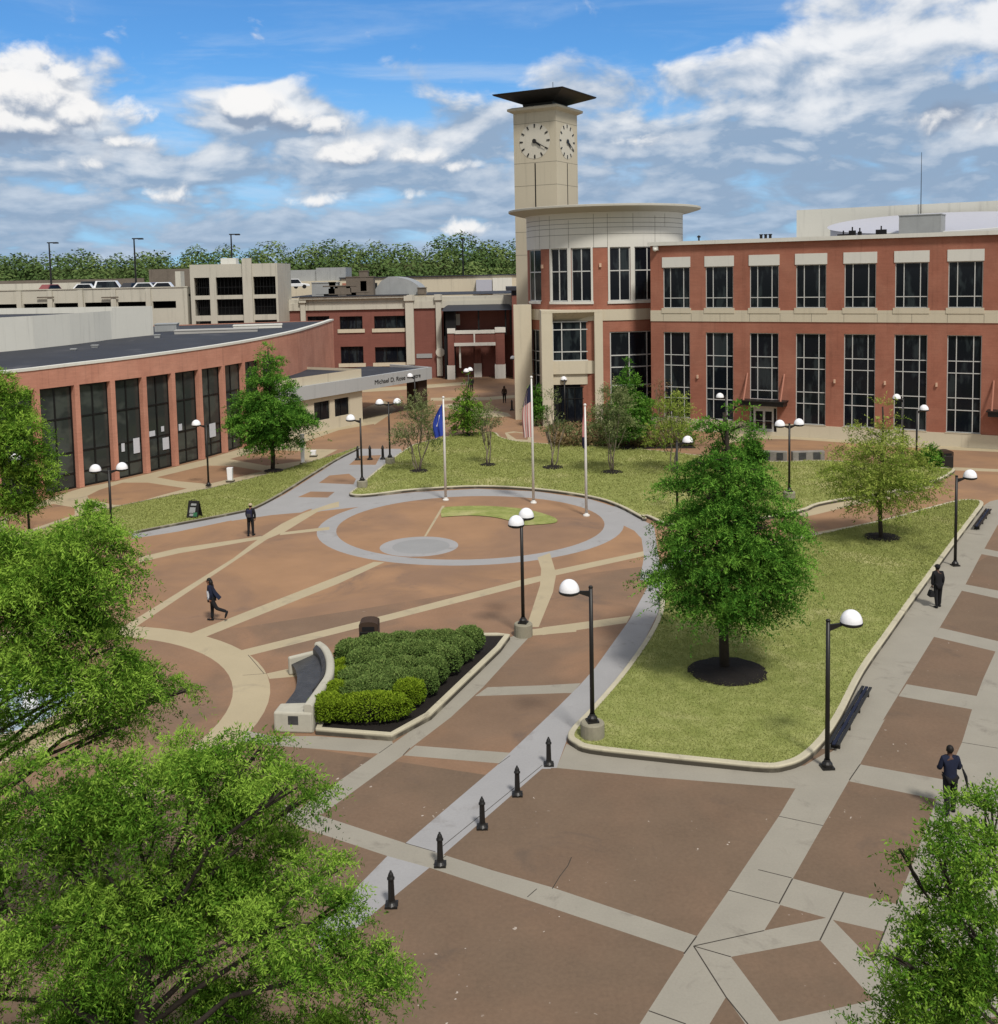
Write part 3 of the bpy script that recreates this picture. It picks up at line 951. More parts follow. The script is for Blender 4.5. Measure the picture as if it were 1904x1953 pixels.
mb = MB()
k = 64
for r0, r1 in ((1., .66), (.66, .33), (.33, .01)):
    for i in range(k):
        t0, t1 = 2 * PI * i / k, 2 * PI * (i + 1) / k
        mb.quad(ell(r0, t0, -.12 * (1 - r0 * r0)), ell(r0, t1, -.12 * (1 - r0 * r0)), ell(r1, t1, -.12 * (1 - r1 * r1)), ell(r1, t0, -.12 * (1 - r1 * r1)))
for i in range(k):
    t0, t1 = 2 * PI * i / k, 2 * PI * (i + 1) / k
    a_, b_ = ell(.97, t0, -.02), ell(.97, t1, -.02)
    mb.quad(a_, b_, Vector((b_.x, b_.y, 16.3)), Vector((a_.x, a_.y, 16.3)))
mb.build('elliptical_roof', 'sky_dish', rb)
mb = MB()
for i in range(44, 63):
    t0, t1 = 2 * PI * i / k, 2 * PI * (i + 1) / k
    mb.hexa([ell(.97, t0, -.14), ell(1.03, t0, -.14), ell(1.03, t1, -.14), ell(.97, t1, -.14), ell(.97, t0, .06), ell(1.03, t0, .06), ell(1.03, t1, .06), ell(.97, t1, .06)])
mb.build('roof_rim', 'frame', rb)
hv = MB()
bar(hv, fm, -1.6, 1.6, 16.34, 18.15, -5.6, -3.3)
bar(hv, fm, -1.65, 1.65, 18.15, 18.22, -5.65, -3.25)
tag(hv.build('rooftop_unit', 'hvac'), 'large grey boxy air unit on the brick roof before the ellipse', 'air unit')
for s, e, d in ((-5.4, -2.5, (.5, .5)), (-4.7, -2.6, (.25, .4)), (-6.3, -2.4, (.9, .22)), (-3.3, -2.7, (.8, .5))):
    hv = MB()
    bar(hv, fm, s, s + d[0], 16.33, 16.6 + d[1], e - .4, e)
    hv.tube([fm(s + d[0] * .5, 16.6, e - .2), fm(s + d[0] * .5, 16.9 + d[1], e - .2)], .06, 6)
    tag(hv.build('roof_vent', 'void'), 'small dark vent box on the brick roof left of the big air unit', 'roof vent', 'small vent boxes on the brick roof')
for k in range(3):
    hv = MB()
    hv.tube([fm(-12.9 + .4 * k, 16.3, -3), fm(-12.9 + .4 * k, 17.0, -3)], .12, 8)
    hv.tube([fm(-12.9 + .4 * k, 17.0, -3), fm(-12.9 + .4 * k, 17.08, -3)], .17, 8)
    tag(hv.build('roof_pipe', 'black'), 'short black pipe in a row of three on the brick roof', 'roof pipe', 'three black pipes on the brick roof')
hv = MB()
hv.tube([fm(-18.0, 16.3, -1.5), fm(-18.0, 16.95, -1.5)], .07, 8)
hv.lathe([(.0, 0), (.16, .0), (.16, .1), (.05, .18), (.0, .2)], fm(-18.0, 16.95, -1.5), 10)
tag(hv.build('roof_pipe', 'black'), 'single capped vent pipe near the left end of the brick roof', 'roof pipe')
hv = MB()
ap = at('Q', 1391, 112, 96)
hv.tube([Vector((ap.x, ap.y, 16.3)), Vector((ap.x, ap.y, 24.2))], [.05, .02], 6)
hv.box((ap.x, ap.y, 16.5), (.4, .4, .4))
tag(hv.build('antenna', 'dark_frame'), 'thin tall antenna mast rising above the brick building roof', 'antenna')

# ------------------------------------------------------------------ rotunda
RCX, RCY, RR = 10.6, 105., 7.6
fr_ = round_(RCX, RCY, RR)


def phi(v, x, y):
    r = ray(v, x, y)
    a = r.x ** 2 + r.y ** 2
    b = -2 * (r.x * RCX + r.y * RCY)
    c = RCX ** 2 + RCY ** 2 - RR ** 2
    t = (-b - math.sqrt(max(b * b - 4 * a * c, 0))) / (2 * a)
    return math.atan2(r.x * t - RCX, RCY - r.y * t)


ro = empty('rotunda', (RCX, RCY - RR, 0), 'round cream and brick entrance rotunda under a thin disc roof', 'building')
STEP = .09
wx = [(phi('R', 146, 500), phi('R', 229, 500)), (phi('R', 297, 500), phi('R', 416, 500)), (phi('R', 441, 500), phi('R', 586, 500)), (phi('R', 706, 500), phi('R', 856, 500)), (phi('R', 884, 500), phi('R', 884, 500) + .36)]
UH = [(a, b, 11.42, 16.35) for a, b in wx]
lw = [(phi('R', 155, 1000), phi('R', 232, 1000), 1.2, 8.7), (phi('R', 712, 1000), phi('R', 712, 1000) + .72, 1.2, 8.6)]
mb = MB()
wall(mb, fr_, -1.75, 1.6, 10.66, 16.35, UH, .25, 0, STEP)
wall(mb, fr_, -1.75, 1.6, 0, 9.64, lw, .25, 0, STEP)
mb.build('wall', 'brick', ro)
mb = MB()
mb.lathe([(RR + .04, 16.35), (RR + .04, 18.3), (RR + .04, 19.45), (RR + .2, 19.6)], (RCX, RCY, 0), 72)
mb.build('drum', 'white', ro, smooth=True)
mb = MB()
for z in (17.55, 18.15, 18.55, 19.0):
    wall(mb, fr_, -1.6, 1.7, z, z + .035, (), 0, .046, STEP)
for k, (sv, y0, y1) in enumerate(((220, 16.36, 19.4), (290, 16.36, 19.4), (422, 16.36, 18.9), (597, 16.36, 19.4), (694, 16.36, 19.4), (873, 17.6, 19.4), (1026, 16.36, 19.2), (1095, 18.2, 19.4))):
    p = phi('R', sv, 200)
    wall(mb, fr_, p - .002, p + .002, y0, y1, (), 0, .047)
mb.build('panel_joint', 'groove', ro)
mb = MB()
wall(mb, fr_, -1.75, 1.6, 9.64, 10.66, (), 0, .08, STEP)
for z in (9.64, 10.66):
    k = 38
    for i in range(k):
        a, b = -1.75 + 3.35 * i / k, -1.75 + 3.35 * (i + 1) / k
        mb.quad(fr_(a, z, 0), fr_(b, z, 0), fr_(b, z, .08), fr_(a, z, .08))
mb.build('stone_band', 'cream', ro)
mb = MB()
mb.lathe([(RR + .1, 19.55), (RR + .75, 19.68), (9.3, 19.95), (9.38, 20.0), (9.38, 20.17), (9.3, 20.2), (7.2, 20.28), (.01, 20.35)], (RCX, RCY, 0), 96)
mb.build('disc_roof', 'soffit', ro)
for i, (a, b) in enumerate(wx):
    window(ro, fr_, a, b, 11.42, 16.35, ((a + b) / 2,), (14.2,), .1, .1, unit=RR)
mb = MB()
for a, b in ((wx[0][0], wx[0][1]), (wx[1][0] - .02, wx[2][1] + .02), (wx[3][0] - .02, wx[4][1] + .02)):
    wall(mb, fr_, a, b, 11.18, 11.42, (), 0, .1, STEP)
    k = 8
    for i in range(k):
        c, d = a + (b - a) * i / k, a + (b - a) * (i + 1) / k
        mb.quad(fr_(c, 11.42, -.2), fr_(d, 11.42, -.2), fr_(d, 11.42, .1), fr_(c, 11.42, .1))
for a, b in ((wx[1][1], wx[2][0]), (wx[3][1], wx[4][0])):
    wall(mb, fr_, a, b, 11.42, 16.35, (), 0, .05, STEP)
for a in (wx[1][0], wx[2][1], wx[3][0]):
    bar(mb, fr_, a - .012, a + .012, 11.42, 16.35, -.2, .06)
mb.build('window_surround', 'white', ro)
a, b = lw[0][:2]
window(ro, fr_, a, b, 1.2, 8.7, ((a + b) / 2,), (6.6, 5.7, 4.3, 3.1), .1, .1, unit=RR)
a, b = lw[1][:2]
window(ro, fr_, a, b, 1.2, 8.6, (a + .24, a + .48), (6.4, 5.3, 3.6), .1, .1, unit=RR)
for s in (240, 645):
    mb = MB()
    p = phi('R', s, 420)
    bar(mb, fr_, p - .013, p + .013, 14.55, 14.9, 0, .15)
    mb.build('wall_light', 'bulb', ro)
mb = MB()
mb.box((5.0, 104.2, 5.6), (2.2, 5, 11.2))
mb.box((2.35, 102.6, 5.55), (1.7, 1.6, 11.1))
mb.build('side_pier', 'cream', ro)
# portal in front of the drum
py0 = 97.05
pm = lambda s, z, e=0.: Vector((s, py0 - e, z))
mb = MB()
bar(mb, pm, 3.95, 4.98, 0, 10.45, -4.6, 0)
bar(mb, pm, 8.82, 9.58, 0, 10.45, -1.2, 0)
bar(mb, pm, 3.95, 9.58, 10.45, 10.665, -4.6, .01)
mb.hexa([pm(4.98, 9.62, -1.1), pm(8.82, 9.62, -1.1), pm(8.82, 9.62, -1.5), pm(4.98, 9.62, -1.5), pm(4.98, 10.45, -.06), pm(8.82, 10.45, -.06), pm(8.82, 10.45, -1.5), pm(4.98, 10.45, -1.5)])
bar(mb, pm, 4.98, 8.82, 4.75, 5.95, -1.5, -.55)
bar(mb, pm, 4.98, 8.82, 3.75, 4.75, -1.5, -.75)
mb.build('portal', 'cream', ro)
window(ro, pm, 4.98, 8.82, 5.95, 9.62, (5.85, 7.6), (8.85, 6.8), .09, .75)
en = MB()
bar(en, pm, 4.98, 8.82, 0, 3.75, -1.06, -1.0)
en.build('entrance', 'void', ro)
window(ro, pm, 5.6, 8.4, .05, 3.5, (6.3, 7.0, 7.7), (2.4,), .07, .9, 'dark_frame', name='glass_door')

# ------------------------------------------------------------------ clock tower
tw_s, tw_a = 5.2, math.radians(30)
e1 = Vector((-math.cos(tw_a), math.sin(tw_a), 0))
e2 = Vector((math.sin(tw_a), math.cos(tw_a), 0))
TC = Vector((6.6, 115, 0)) + (e1 + e2) * tw_s / 2
ct = empty('clock_tower', TC, 'tall square beige clock tower with a black flared roof', 'clock tower')


def sq(mb, prof):                           # stacked square rings (half size, z)
    k = len(mb.v)
    for h, z in prof:
        mb.v += [TC + e1 * h * a + e2 * h * b + Vector((0, 0, z)) for a, b in ((-1, -1), (-1, 1), (1, 1), (1, -1))]
    for i in range(len(prof) - 1):
        for j in range(4):
            mb.f.append([k + i * 4 + j, k + i * 4 + (j + 1) % 4, k + i * 4 + 4 + (j + 1) % 4, k + i * 4 + 4 + j])
    return mb


h0 = tw_s / 2
sq(MB(), [(h0, 0), (h0, 31.7)]).build('shaft', 'tower', ct)
sq(MB(), [(h0 + .0, 31.45), (h0 + .5, 31.72), (h0 + .5, 31.95), (h0 + .1, 32.1), (.01, 32.15)]).build('cornice', 'tower', ct)
sq(MB(), [(1.75, 32.1), (1.85, 32.5), (4.15, 33.35), (4.25, 33.45), (4.25, 33.52), (1.6, 33.75), (.01, 33.8)]).build('roof', 'black', ct)
mb = MB()
mb.tube([TC + Vector((0, 0, 33.7)) - e1 * 2 - e2 * 2, TC + Vector((0, 0, 34.5)) - e1 * 2 - e2 * 2], .03, 6)
mb.build('lightning_rod', 'black', ct)
for nn, tt in ((-e2, e1), (-e1, -e2)):
    org = TC + nn * h0
    tt = tt if nn.cross(Vector((0, 0, 1))).dot(tt) > 0 else -tt
    ff = lambda s, z, e=0., o=org, t=tt, q=nn: o - t * s + q * e + Vector((0, 0, z))   # s to the viewer's right
    mb = MB()
    for z in (30.3, 26.05, 23.6, 21.1, 18.6, 16.1):
        mb = MB()
        bar(mb, ff, -h0, h0, z, z + .035, -.05, .006)
        mb.build('panel_joint', 'groove', ct)
    mb = MB()
    bar(mb, ff, -.07, .07, 19.5, 26.0, -.1, .012)
    mb.build('slot', 'void', ct)
    CZ = 28.35
    mb = MB()
    k = 48
    mb.add([ff(1.88 * math.cos(2 * PI * i / k), CZ + 1.88 * math.sin(2 * PI * i / k), .02) for i in range(k)], [tuple(range(k))])
    dl = mb.build('clock_face', 'dial', ct)
    for i in range(12):
        mb = MB()
        a = 2 * PI * i / 12
        u, v = math.sin(a), math.cos(a)
        hw, r0, r1 = .085, 1.45, 1.83
        q = [(u * r0 - v * hw * .7, v * r0 + u * hw * .7), (u * r0 + v * hw * .7, v * r0 - u * hw * .7), (u * r1 + v * hw, v * r1 - u * hw), (u * r1 - v * hw, v * r1 + u * hw)]
        mb.hexa([ff(x, CZ + y, .022) for x, y in q] + [ff(x, CZ + y, .07) for x, y in q])
        mb.build('hour_mark', 'black', dl)
    for nm, ang, ln, wd, ee in (('hour_hand', 130, .95, .13, .10), ('minute_hand', 120, 1.55, .08, .13)):
        mb = MB()
        a = math.radians(ang)
        u, v = math.sin(a), math.cos(a)
        q = [(-u * .25 - v * wd, -v * .25 + u * wd), (-u * .25 + v * wd, -v * .25 - u * wd), (u * ln + v * wd * .4, v * ln - u * wd * .4), (u * ln - v * wd * .4, v * ln + u * wd * .4)]
        mb.hexa([ff(x, CZ + y, ee) for x, y in q] + [ff(x, CZ + y, ee + .025) for x, y in q])
        mb.add([ff(.24 * math.cos(2 * PI * i / 16), CZ + .24 * math.sin(2 * PI * i / 16), ee + .03) for i in range(16)], [tuple(range(16))])
        mb.build(nm, 'black', dl)

# ------------------------------------------------------------------ curved brick building on the left
cb = [(-33.4, 63.4), (-31.9, 66.4), (-30.41, 69.27), (-28.87, 72.0), (-27.31, 74.45), (-25.92, 77.0), (-24.65, 79.75), (-23.42, 82.6), (-22.36, 85.6), (-21.45, 88.7), (-20.7, 91.9), (-20.1, 95.2), (-19.6, 98.6), (-19.2, 102.1), (-19.1, 112), (-19.3, 124)]
cb = [(-36.5, 57.6), (-35, 60.5)] + cb
fl = line_map(cb)
NB = 13
lb = empty('curved_building', (-25, 80, 0), 'low curved salmon brick building with tall dark window bays', 'building')
zt = lambda i: 8.42 + .052 * max(i - 4, 0)
mb = MB()
for i in range(len(cb) - 1):
    z0 = 7.12 if i < NB else 4.2
    for e in (0.,):
        mb.quad(fl(i, z0, e), fl(i + .9999, z0, e), fl(i + .9999, zt(i + 1), e), fl(i, zt(i), e))
        if i < NB:
            mb.quad(fl(i, z0, e), fl(i + .9999, z0, e), fl(i + .9999, z0, e - .8), fl(i, z0, e - .8))
        else:
            mb.quad(fl(i, 0, e), fl(i + .9999, 0, e), fl(i + .9999, z0, e), fl(i, z0, e))
pe = Vector((-19.3, 124, 0))
mb.quad(pe, pe + Vector((-30, 6, 0)), pe + Vector((-30, 6, 8.6)), pe + Vector((0, 0, zt(17))))
mb.quad((-36.5, 57.6, 0), (-66, 62, 0), (-66, 62, 8.4), (-36.5, 57.6, 8.42))
mb.build('fascia', 'brick_left', lb)
for i in range(NB + 1):
    mb = MB()
    d = Vector((cb[i + 1][0] - cb[i - 1][0], cb[i + 1][1] - cb[i - 1][1], 0)) if i else Vector((1.5, 3, 0))
    rz = math.atan2(d.y, d.x)
    c = fl(i, 0, -.2)
    mb.box((c.x, c.y, 3.58), (.40, .46, 7.12), rz)
    mb.build('column', 'brick_left', lb)
mb = MB()
for i in range(len(cb) - 1):
    mb.hexa([fl(i, zt(i) - .02, .06), fl(i + .9999, zt(i + 1) - .02, .06), fl(i + .9999, zt(i + 1) - .02, -.45), fl(i, zt(i) - .02, -.45), fl(i, zt(i) + .16, .06), fl(i + .9999, zt(i + 1) + .16, .06), fl(i + .9999, zt(i + 1) + .16, -.45), fl(i, zt(i) + .16, -.45)])
mb.build('coping', 'white_panel', lb)
mb = MB()
rp = [fl(i, zt(i) - .12, -.4) for i in range(len(cb) - 1)] + [pe + Vector((-.4, 0, zt(16)))]
far_ = [Vector((-66, 62, 8.3)), Vector((-62, 130, 8.3))]
rpp = rp + far_[::-1]
mb.add(rpp, [tuple(t) for t in tessellate_polygon([[Vector((p.x, p.y, 0)) for p in rpp]])])
mb.build('roof', 'roof', lb)
for i in range(NB):
    o = window(lb, lambda s, z, e, i=i: fl(i + s, z, e), .06, .94, .02, 7.1, (.5,), (1.05, 2.5, 4.9), .11, .36, 'dark_frame', 'glass_left', unit=3.1, name='window_bay')
    if i in (6, 7, 8, 9):
        for s, z, a, h in {6: ((.28, 1.9, .1, .6), (.66, 1.6, .2, 1.1)), 7: ((.2, 2.6, .2, .4), (.65, 1.4, .22, .9), (.62, 2.8, .1, .4)), 8: ((.25, 2.6, .12, .5),), 9: ((.45, 1.5, .26, 1.1),)}[i]:
            mb = MB()
            bar(mb, lambda s_, z_, e_, i=i: fl(i + s_, z_, e_), s, s + a, z, z + h, -.345, -.33)
            mb.build('paper_notice', 'white_cloth', o)
mb = MB()
for i in range(NB):
    bar(mb, fl, i + .001, i + .999, .02, 7.1, -1.6, -1.55)
mb.build('dark_interior', 'void', lb)
# white roof storey
ph = [g('K', x, y, 8.1) for x, y in ((-500, 850), (-250, 812), (0, 775), (200, 757), (400, 735), (540, 718), (630, 706))]
ph2 = [g('K', 640, 705, 8.1), g('K', 865, 683, 8.1)]
mb = MB()
hz = 3.3
for k in range(len(ph) - 1):
    mb.quad(ph[k], ph[k + 1], ph[k + 1] + Vector((0, 0, hz)), ph[k] + Vector((0, 0, hz)))
a, b = ph2
mb.quad(a, b, b + Vector((0, 0, hz + .25)), a + Vector((0, 0, hz + .25)))
bk = b + Vector((-22, 4, 0))
mb.quad(b, bk, bk + Vector((0, 0, hz + .25)), b + Vector((0, 0, hz + .25)))
mb.quad(ph[-1], a, a + Vector((0, 0, hz)), ph[-1] + Vector((0, 0, hz)))
mb.build('roof_storey', 'white_panel', lb)
mb = MB()
rp = [p + Vector((-.1, .3, hz - .35)) for p in ph] + [b + Vector((-.2, 0, hz - .35)), bk + Vector((0, 0, hz - .35)), Vector((-70, 98, 8.1 + hz - .35))]
mb.add(rp, [tuple(t) for t in tessellate_polygon([[Vector((p.x, p.y, 0)) for p in rp]])])
mb.build('upper_roof', 'roof', lb)
for v, x, y, d in (('K', 940, 640, (2.2, 3, 1.2)), ('K', 1220, 652, (8, 2.5, .8)), ('K', 1450, 630, (5, 2.2, .9)), ('K', 885, 680, (.5, .5, .7)), ('K', 535, 730, (.5, .5, .5)), ('K', 415, 745, (.4, .4, .4))):
    p = g(v, x, y, 8.4)
    mb = MB()
    mb.box((p.x, p.y, 8.3 + d[2] / 2), d, .2)
    mb.box((p.x, p.y, 8.3 + d[2] + .04), (d[0] + .1, d[1] + .1, .08), .2)
    mb.build('roof_curb', 'hvac' if d[0] < 3 else ('white_panel' if d[0] == 5 else 'flat_roof'), lb)
# low canopied entrance pavilion
A0, A1 = Vector((-17.82, 94.25, 0)), Vector((-13.35, 101.86, 0))
fp = flat(A0, A1 - A0)
pv = empty('entrance_pavilion', A0, 'low cream pavilion with a long grey canopy fascia', 'building')
ph_ = [(-2.2, -.25, 1.15, 2.72), (1.8, 4.03, 1.03, 2.75), (4.74, 6.89, 1.08, 2.75)]
mb = MB()
wall(mb, fp, -3.2, 8.9, 0, 5.25, ph_, .3)
mb.quad(fp(8.9, 0), fp(8.9, 0, -12), fp(8.9, 5.25, -12), fp(8.9, 5.25))
mb.build('wall', 'cream', pv)
for a, b, c, d in ph_:
    window(pv, fp, a, b, c, d, ((a + b) / 2,), (), .06, .15, 'dark_frame')
mb = MB()
bar(mb, fp, -3.4, 20.45, 3.2, 4.45, .02, .4)
mb.hexa([fp(20.45, 3.2, .4), fp(22.0, 3.2, -6), fp(21.7, 3.2, -6), fp(20.2, 3.2, .1), fp(20.45, 4.45, .4), fp(22.0, 4.45, -6), fp(21.7, 4.45, -6), fp(20.2, 4.45, .1)])
mb.build('fascia', 'grey', pv)
mb = MB()
bar(mb, fp, 8.9, 20.4, 3.25, 4.3, -8, .01)
bar(mb, fp, -3.2, 8.9, 4.9, 5.0, -12, -.1)
mb.build('roof', 'roof', pv)
mb = MB()
bar(mb, fp, 18.6, 20.2, 0, 3.2, -1.6, -.1)
mb.build('column', 'brown_cloth', pv)
mb = MB()
bar(mb, fp, 9, 9.3, .02, 3.1, -8, -3)
mb.build('rear_wall', 'void', pv)
fc = bpy.data.curves.new('lettering', 'FONT')
fc.body = 'Michael D. Rose Theatre'
fc.size = .62
fc.extrude = .02
fo = bpy.data.objects.new('tmp', fc)
COL.objects.link(fo)
dg = bpy.context.evaluated_depsgraph_get()
fme = bpy.data.meshes.new_from_object(fo.evaluated_get(dg))
bpy.data.objects.remove(fo)
lt = MB()
d_ = (A1 - A0).normalized()
n_ = Vector((d_.y, -d_.x, 0))
wmax = max(v.co.x for v in fme.vertices)
lt.v = [fp(10.4 + v.co.x * 7.9 / wmax, 3.58 + v.co.y, .41 + v.co.z) for v in fme.vertices]
lt.f = [list(p.vertices) for p in fme.polygons]
lt.build('lettering', 'black', pv)

# ------------------------------------------------------------------ parking garage with stair tower
GY = 140.
gm = lambda s, z, e=0.: Vector((s, GY - e, z))
gx = lambda v, x, y: at(v, x, y, GY).x
gz = lambda v, x, y: at(v, x, y, GY).z
ga = empty('parking_garage', (-50, GY, 0), 'pale concrete parking garage with cars on its top deck', 'parking garage')
pil = [gx('K', x, 430) for x in (-320, -145, 110, 283, 455, 640, 836)]
pitch = pil[3] - pil[2]
pil = [pil[2] - pitch * k for k in range(6, 0, -1)] + pil[2:]
xr = gx('K', 1055, 430)
zo1, zo0 = gz('K', 560, 460), gz('K', 560, 500)
ops = [(a + .45, b - .45, zo0, zo1) for a, b in zip(pil, pil[1:])] + [(pil[-1] + .45, xr - 1.6, zo0, zo1)]
ops2 = [(a, b, c - 3.4, d - 3.4) for a, b, c, d in ops] + [(a, b, c - 6.8, d - 6.8) for a, b, c, d in ops]
mb = MB()
wall(mb, gm, pil[0] - 3, xr, 0, 13.2, ops + ops2, .4)
mb.quad(gm(xr, 0), gm(xr, 0, -40), gm(xr, 13.2, -40), gm(xr, 13.2))
mb.build('wall', 'garage', ga)
mb = MB()
for p in pil:
    bar(mb, gm, p - .32, p + .32, 0, 13.1, 0, .3)
bar(mb, gm, xr - .4, xr + .01, 0, 13.1, 0, .3)
bar(mb, gm, pil[0] - 3, xr + .05, 13.2, 13.32, -.4, .1)
mb.build('pier', 'garage', ga)
mb = MB()
bar(mb, gm, pil[0] - 3, xr - .1, .2, 12, -6, -5.5)
mb.build('dark_interior', 'void', ga)
mb = MB()
bar(mb, gm, pil[0] - 3, xr, 12, 12.3, -40, -.4)
mb.build('deck', 'flat_roof', ga)
mb = MB()
bar(mb, gm, pil[0] - 3, gx('K', 385, 400), 12.3, 14.6, -30.3, -30)
mb.build('rear_fence', 'fence', ga)
mb = MB()
bar(mb, gm, gx('K', 380, 400), gx('K', 740, 400), 12.3, 16.0, -33.3, -33)
mb.build('rear_fence', 'fence', ga)
mb = MB()
bar(mb, gm, gx('K', 700, 330), gx('K', 735, 330), 12.3, 15.5, -24, -22)
bar(mb, gm, pil[0] - 3, gx('K', 130, 360), 12.3, 14.1, -24, -22)
mb.build('ramp_wall', 'garage', ga)
for x, y in ((255, 432), (617, 432)):
    mb = MB()
    p = at('K', x, y, GY - .3)
    mb.box((p.x, p.y, p.z), (2.2, .15, .18))
    mb.build('drain_pipe', 'fence', ga)
# stair tower
sx = [gx('K', x, 400) for x in (1085, 1107, 1192, 1228, 1376, 1436, 1560, 1572)]
szr = [[gz('K', 1300, y) for y in (418, 318)], [gz('K', 1300, y) for y in (530, 440)], [gz('K', 1300, y) for y in (650, 560)], [gz('K', 1300, 770), gz('K', 1300, 680)]]
st = empty('stair_tower', (sx[0], GY - 1.2, 0), 'square cream stair tower with dark openings beside the garage', 'stair tower')
sm = lambda s, z, e=0.: Vector((s, GY - 1.2 - e, z))
hl = [(sx[i], sx[i + 1], max(z[0], .3), z[1]) for z in szr for i in (1, 3, 5)]
mb = MB()
wall(mb, sm, sx[0], sx[7], 0, gz('K', 1300, 245), hl, .5)
ztop = gz('K', 1300, 245)
for s in (sx[0], sx[7]):
    mb.quad(sm(s, 0), sm(s, 0, -9), sm(s, ztop, -9), sm(s, ztop))
mb.quad(sm(sx[0], 0, -9), sm(sx[7], 0, -9), sm(sx[7], ztop, -9), sm(sx[0], ztop, -9))
bar(mb, sm, sx[4] + .1, sx[5] - .1, 0, ztop + .7, 0, .35)
mb.build('wall', 'garage', st)
mb = MB()
mb.quad(sm(sx[0], ztop - .1), sm(sx[7], ztop - .1), sm(sx[7], ztop - .1, -9), sm(sx[0], ztop - .1, -9))
mb.build('roof', 'flat_roof', st)
mb = MB()
bar(mb, sm, sx[0] + .3, sx[7] - .3, .1, ztop - .4, -4, -3)
mb.build('dark_interior', 'void', st)
for k, (a, b, c, d) in enumerate(hl):
    mb = MB()
    nn = 7
    for i in range(1, nn):
        x = a + (b - a) * i / nn
        bar(mb, sm, x - .02, x + .02, c, d, -.45, -.4)
    bar(mb, sm, a, b, c + 1.0, c + 1.06, -.45, -.39)
    mb.build('railing', 'dark_frame', st)
mb = MB()
bar(mb, sm, sx[2] + 1.2, sx[2] + 3.2, ztop - .1, ztop + .8, -3, -1.5)
mb.build('roof_hatch', 'white_panel', st)

# ------------------------------------------------------------------ far brick arcade building
AY = 146.
am = lambda s, z, e=0.: Vector((s, AY - e, z))
ax = lambda x, y: at('M', x, y, AY).x
azz = lambda x, y: at('M', x, y, AY).z
ab = empty('arcade_building', (-15, AY, 0), 'far dark red brick building with cream cornice behind the plaza', 'building')
hs_ = []
for x0, x1, rows in ((255, 408, ((760, 665),)), (480, 640, ((760, 670), (1000, 882))), (722, 945, ((760, 672), (1000, 890)))):
    for y0, y1 in rows:
        hs_.append((ax(x0, 700), ax(x1, 700), azz(700, y0), azz(700, y1)))
xl, x2, x3 = ax(66, 600), ax(945, 700), ax(1200, 700)
zc0 = azz(600, 625)
mb = MB()
wall(mb, am, xl, x3 + 12, 0, zc0, hs_, .5)
mb.build('wall', 'brick_far', ab)
for a, b, c, d in hs_[1:]:
    mb = MB()
    bar(mb, am, a - .3, b + .3, c - .5, c, -.2, .15)
    mb.build('sill', 'cream', ab)
for a, b, c, d in hs_:
    window(ab, am, a, b, c, d, (a + (b - a) * .35, a + (b - a) * .7), (), .08, .4, 'dark_frame')
zc1, zc2 = azz(600, 575), azz(600, 532)
mb = MB()
bar(mb, am, xl, x3 + 12, zc0, zc1, -3, .25)
bar(mb, am, xl, x3 + 12, zc1, zc2 - .3, -3, .12)
bar(mb, am, ax(205, 540), ax(950, 540), zc2 - .3, zc2, -3, .8)
for x0, x1, yb, e in ((212, 246, 800, .5), (946, 1003, 1010, .7), (1158, 1196, 1090, .5)):
    bar(mb, am, ax(x0, 700), ax(x1, 700), max(azz(x0, yb), .0), zc1 + .1, .0, e)
    bar(mb, am, ax(x0, 700) - .15, ax(x1, 700) + .15, zc1 + .1, zc2 + .05, .0, e + .2)
mb.build('cornice', 'garage', ab)
mb = MB()
bar(mb, am, xl, x3 + 12, zc2 - .12, zc2 - .02, -26, -3)
bar(mb, am, ax(205, 540), ax(955, 540), zc2, zc2 + .12, -4, .95)
mb.build('roof', 'roof', ab)
mb = MB()
bar(mb, am, ax(1020, 935), ax(1130, 935), azz(1075, 965), azz(1075, 935), .01, .1)
mb.build('sign_panel', 'hvac', ab)
mb = MB()
mb.lathe([(.001, 0), (.62, 0), (.62, .12), (.001, .16)], (0, 0, 0), 20)
cc = at('M', 1187, 925, AY - .6)
mb.v = [Vector((cc.x + p.x, cc.y - p.z, cc.z + p.y)) for p in mb.v]
mb.build('round_sign', 'dial', ab)
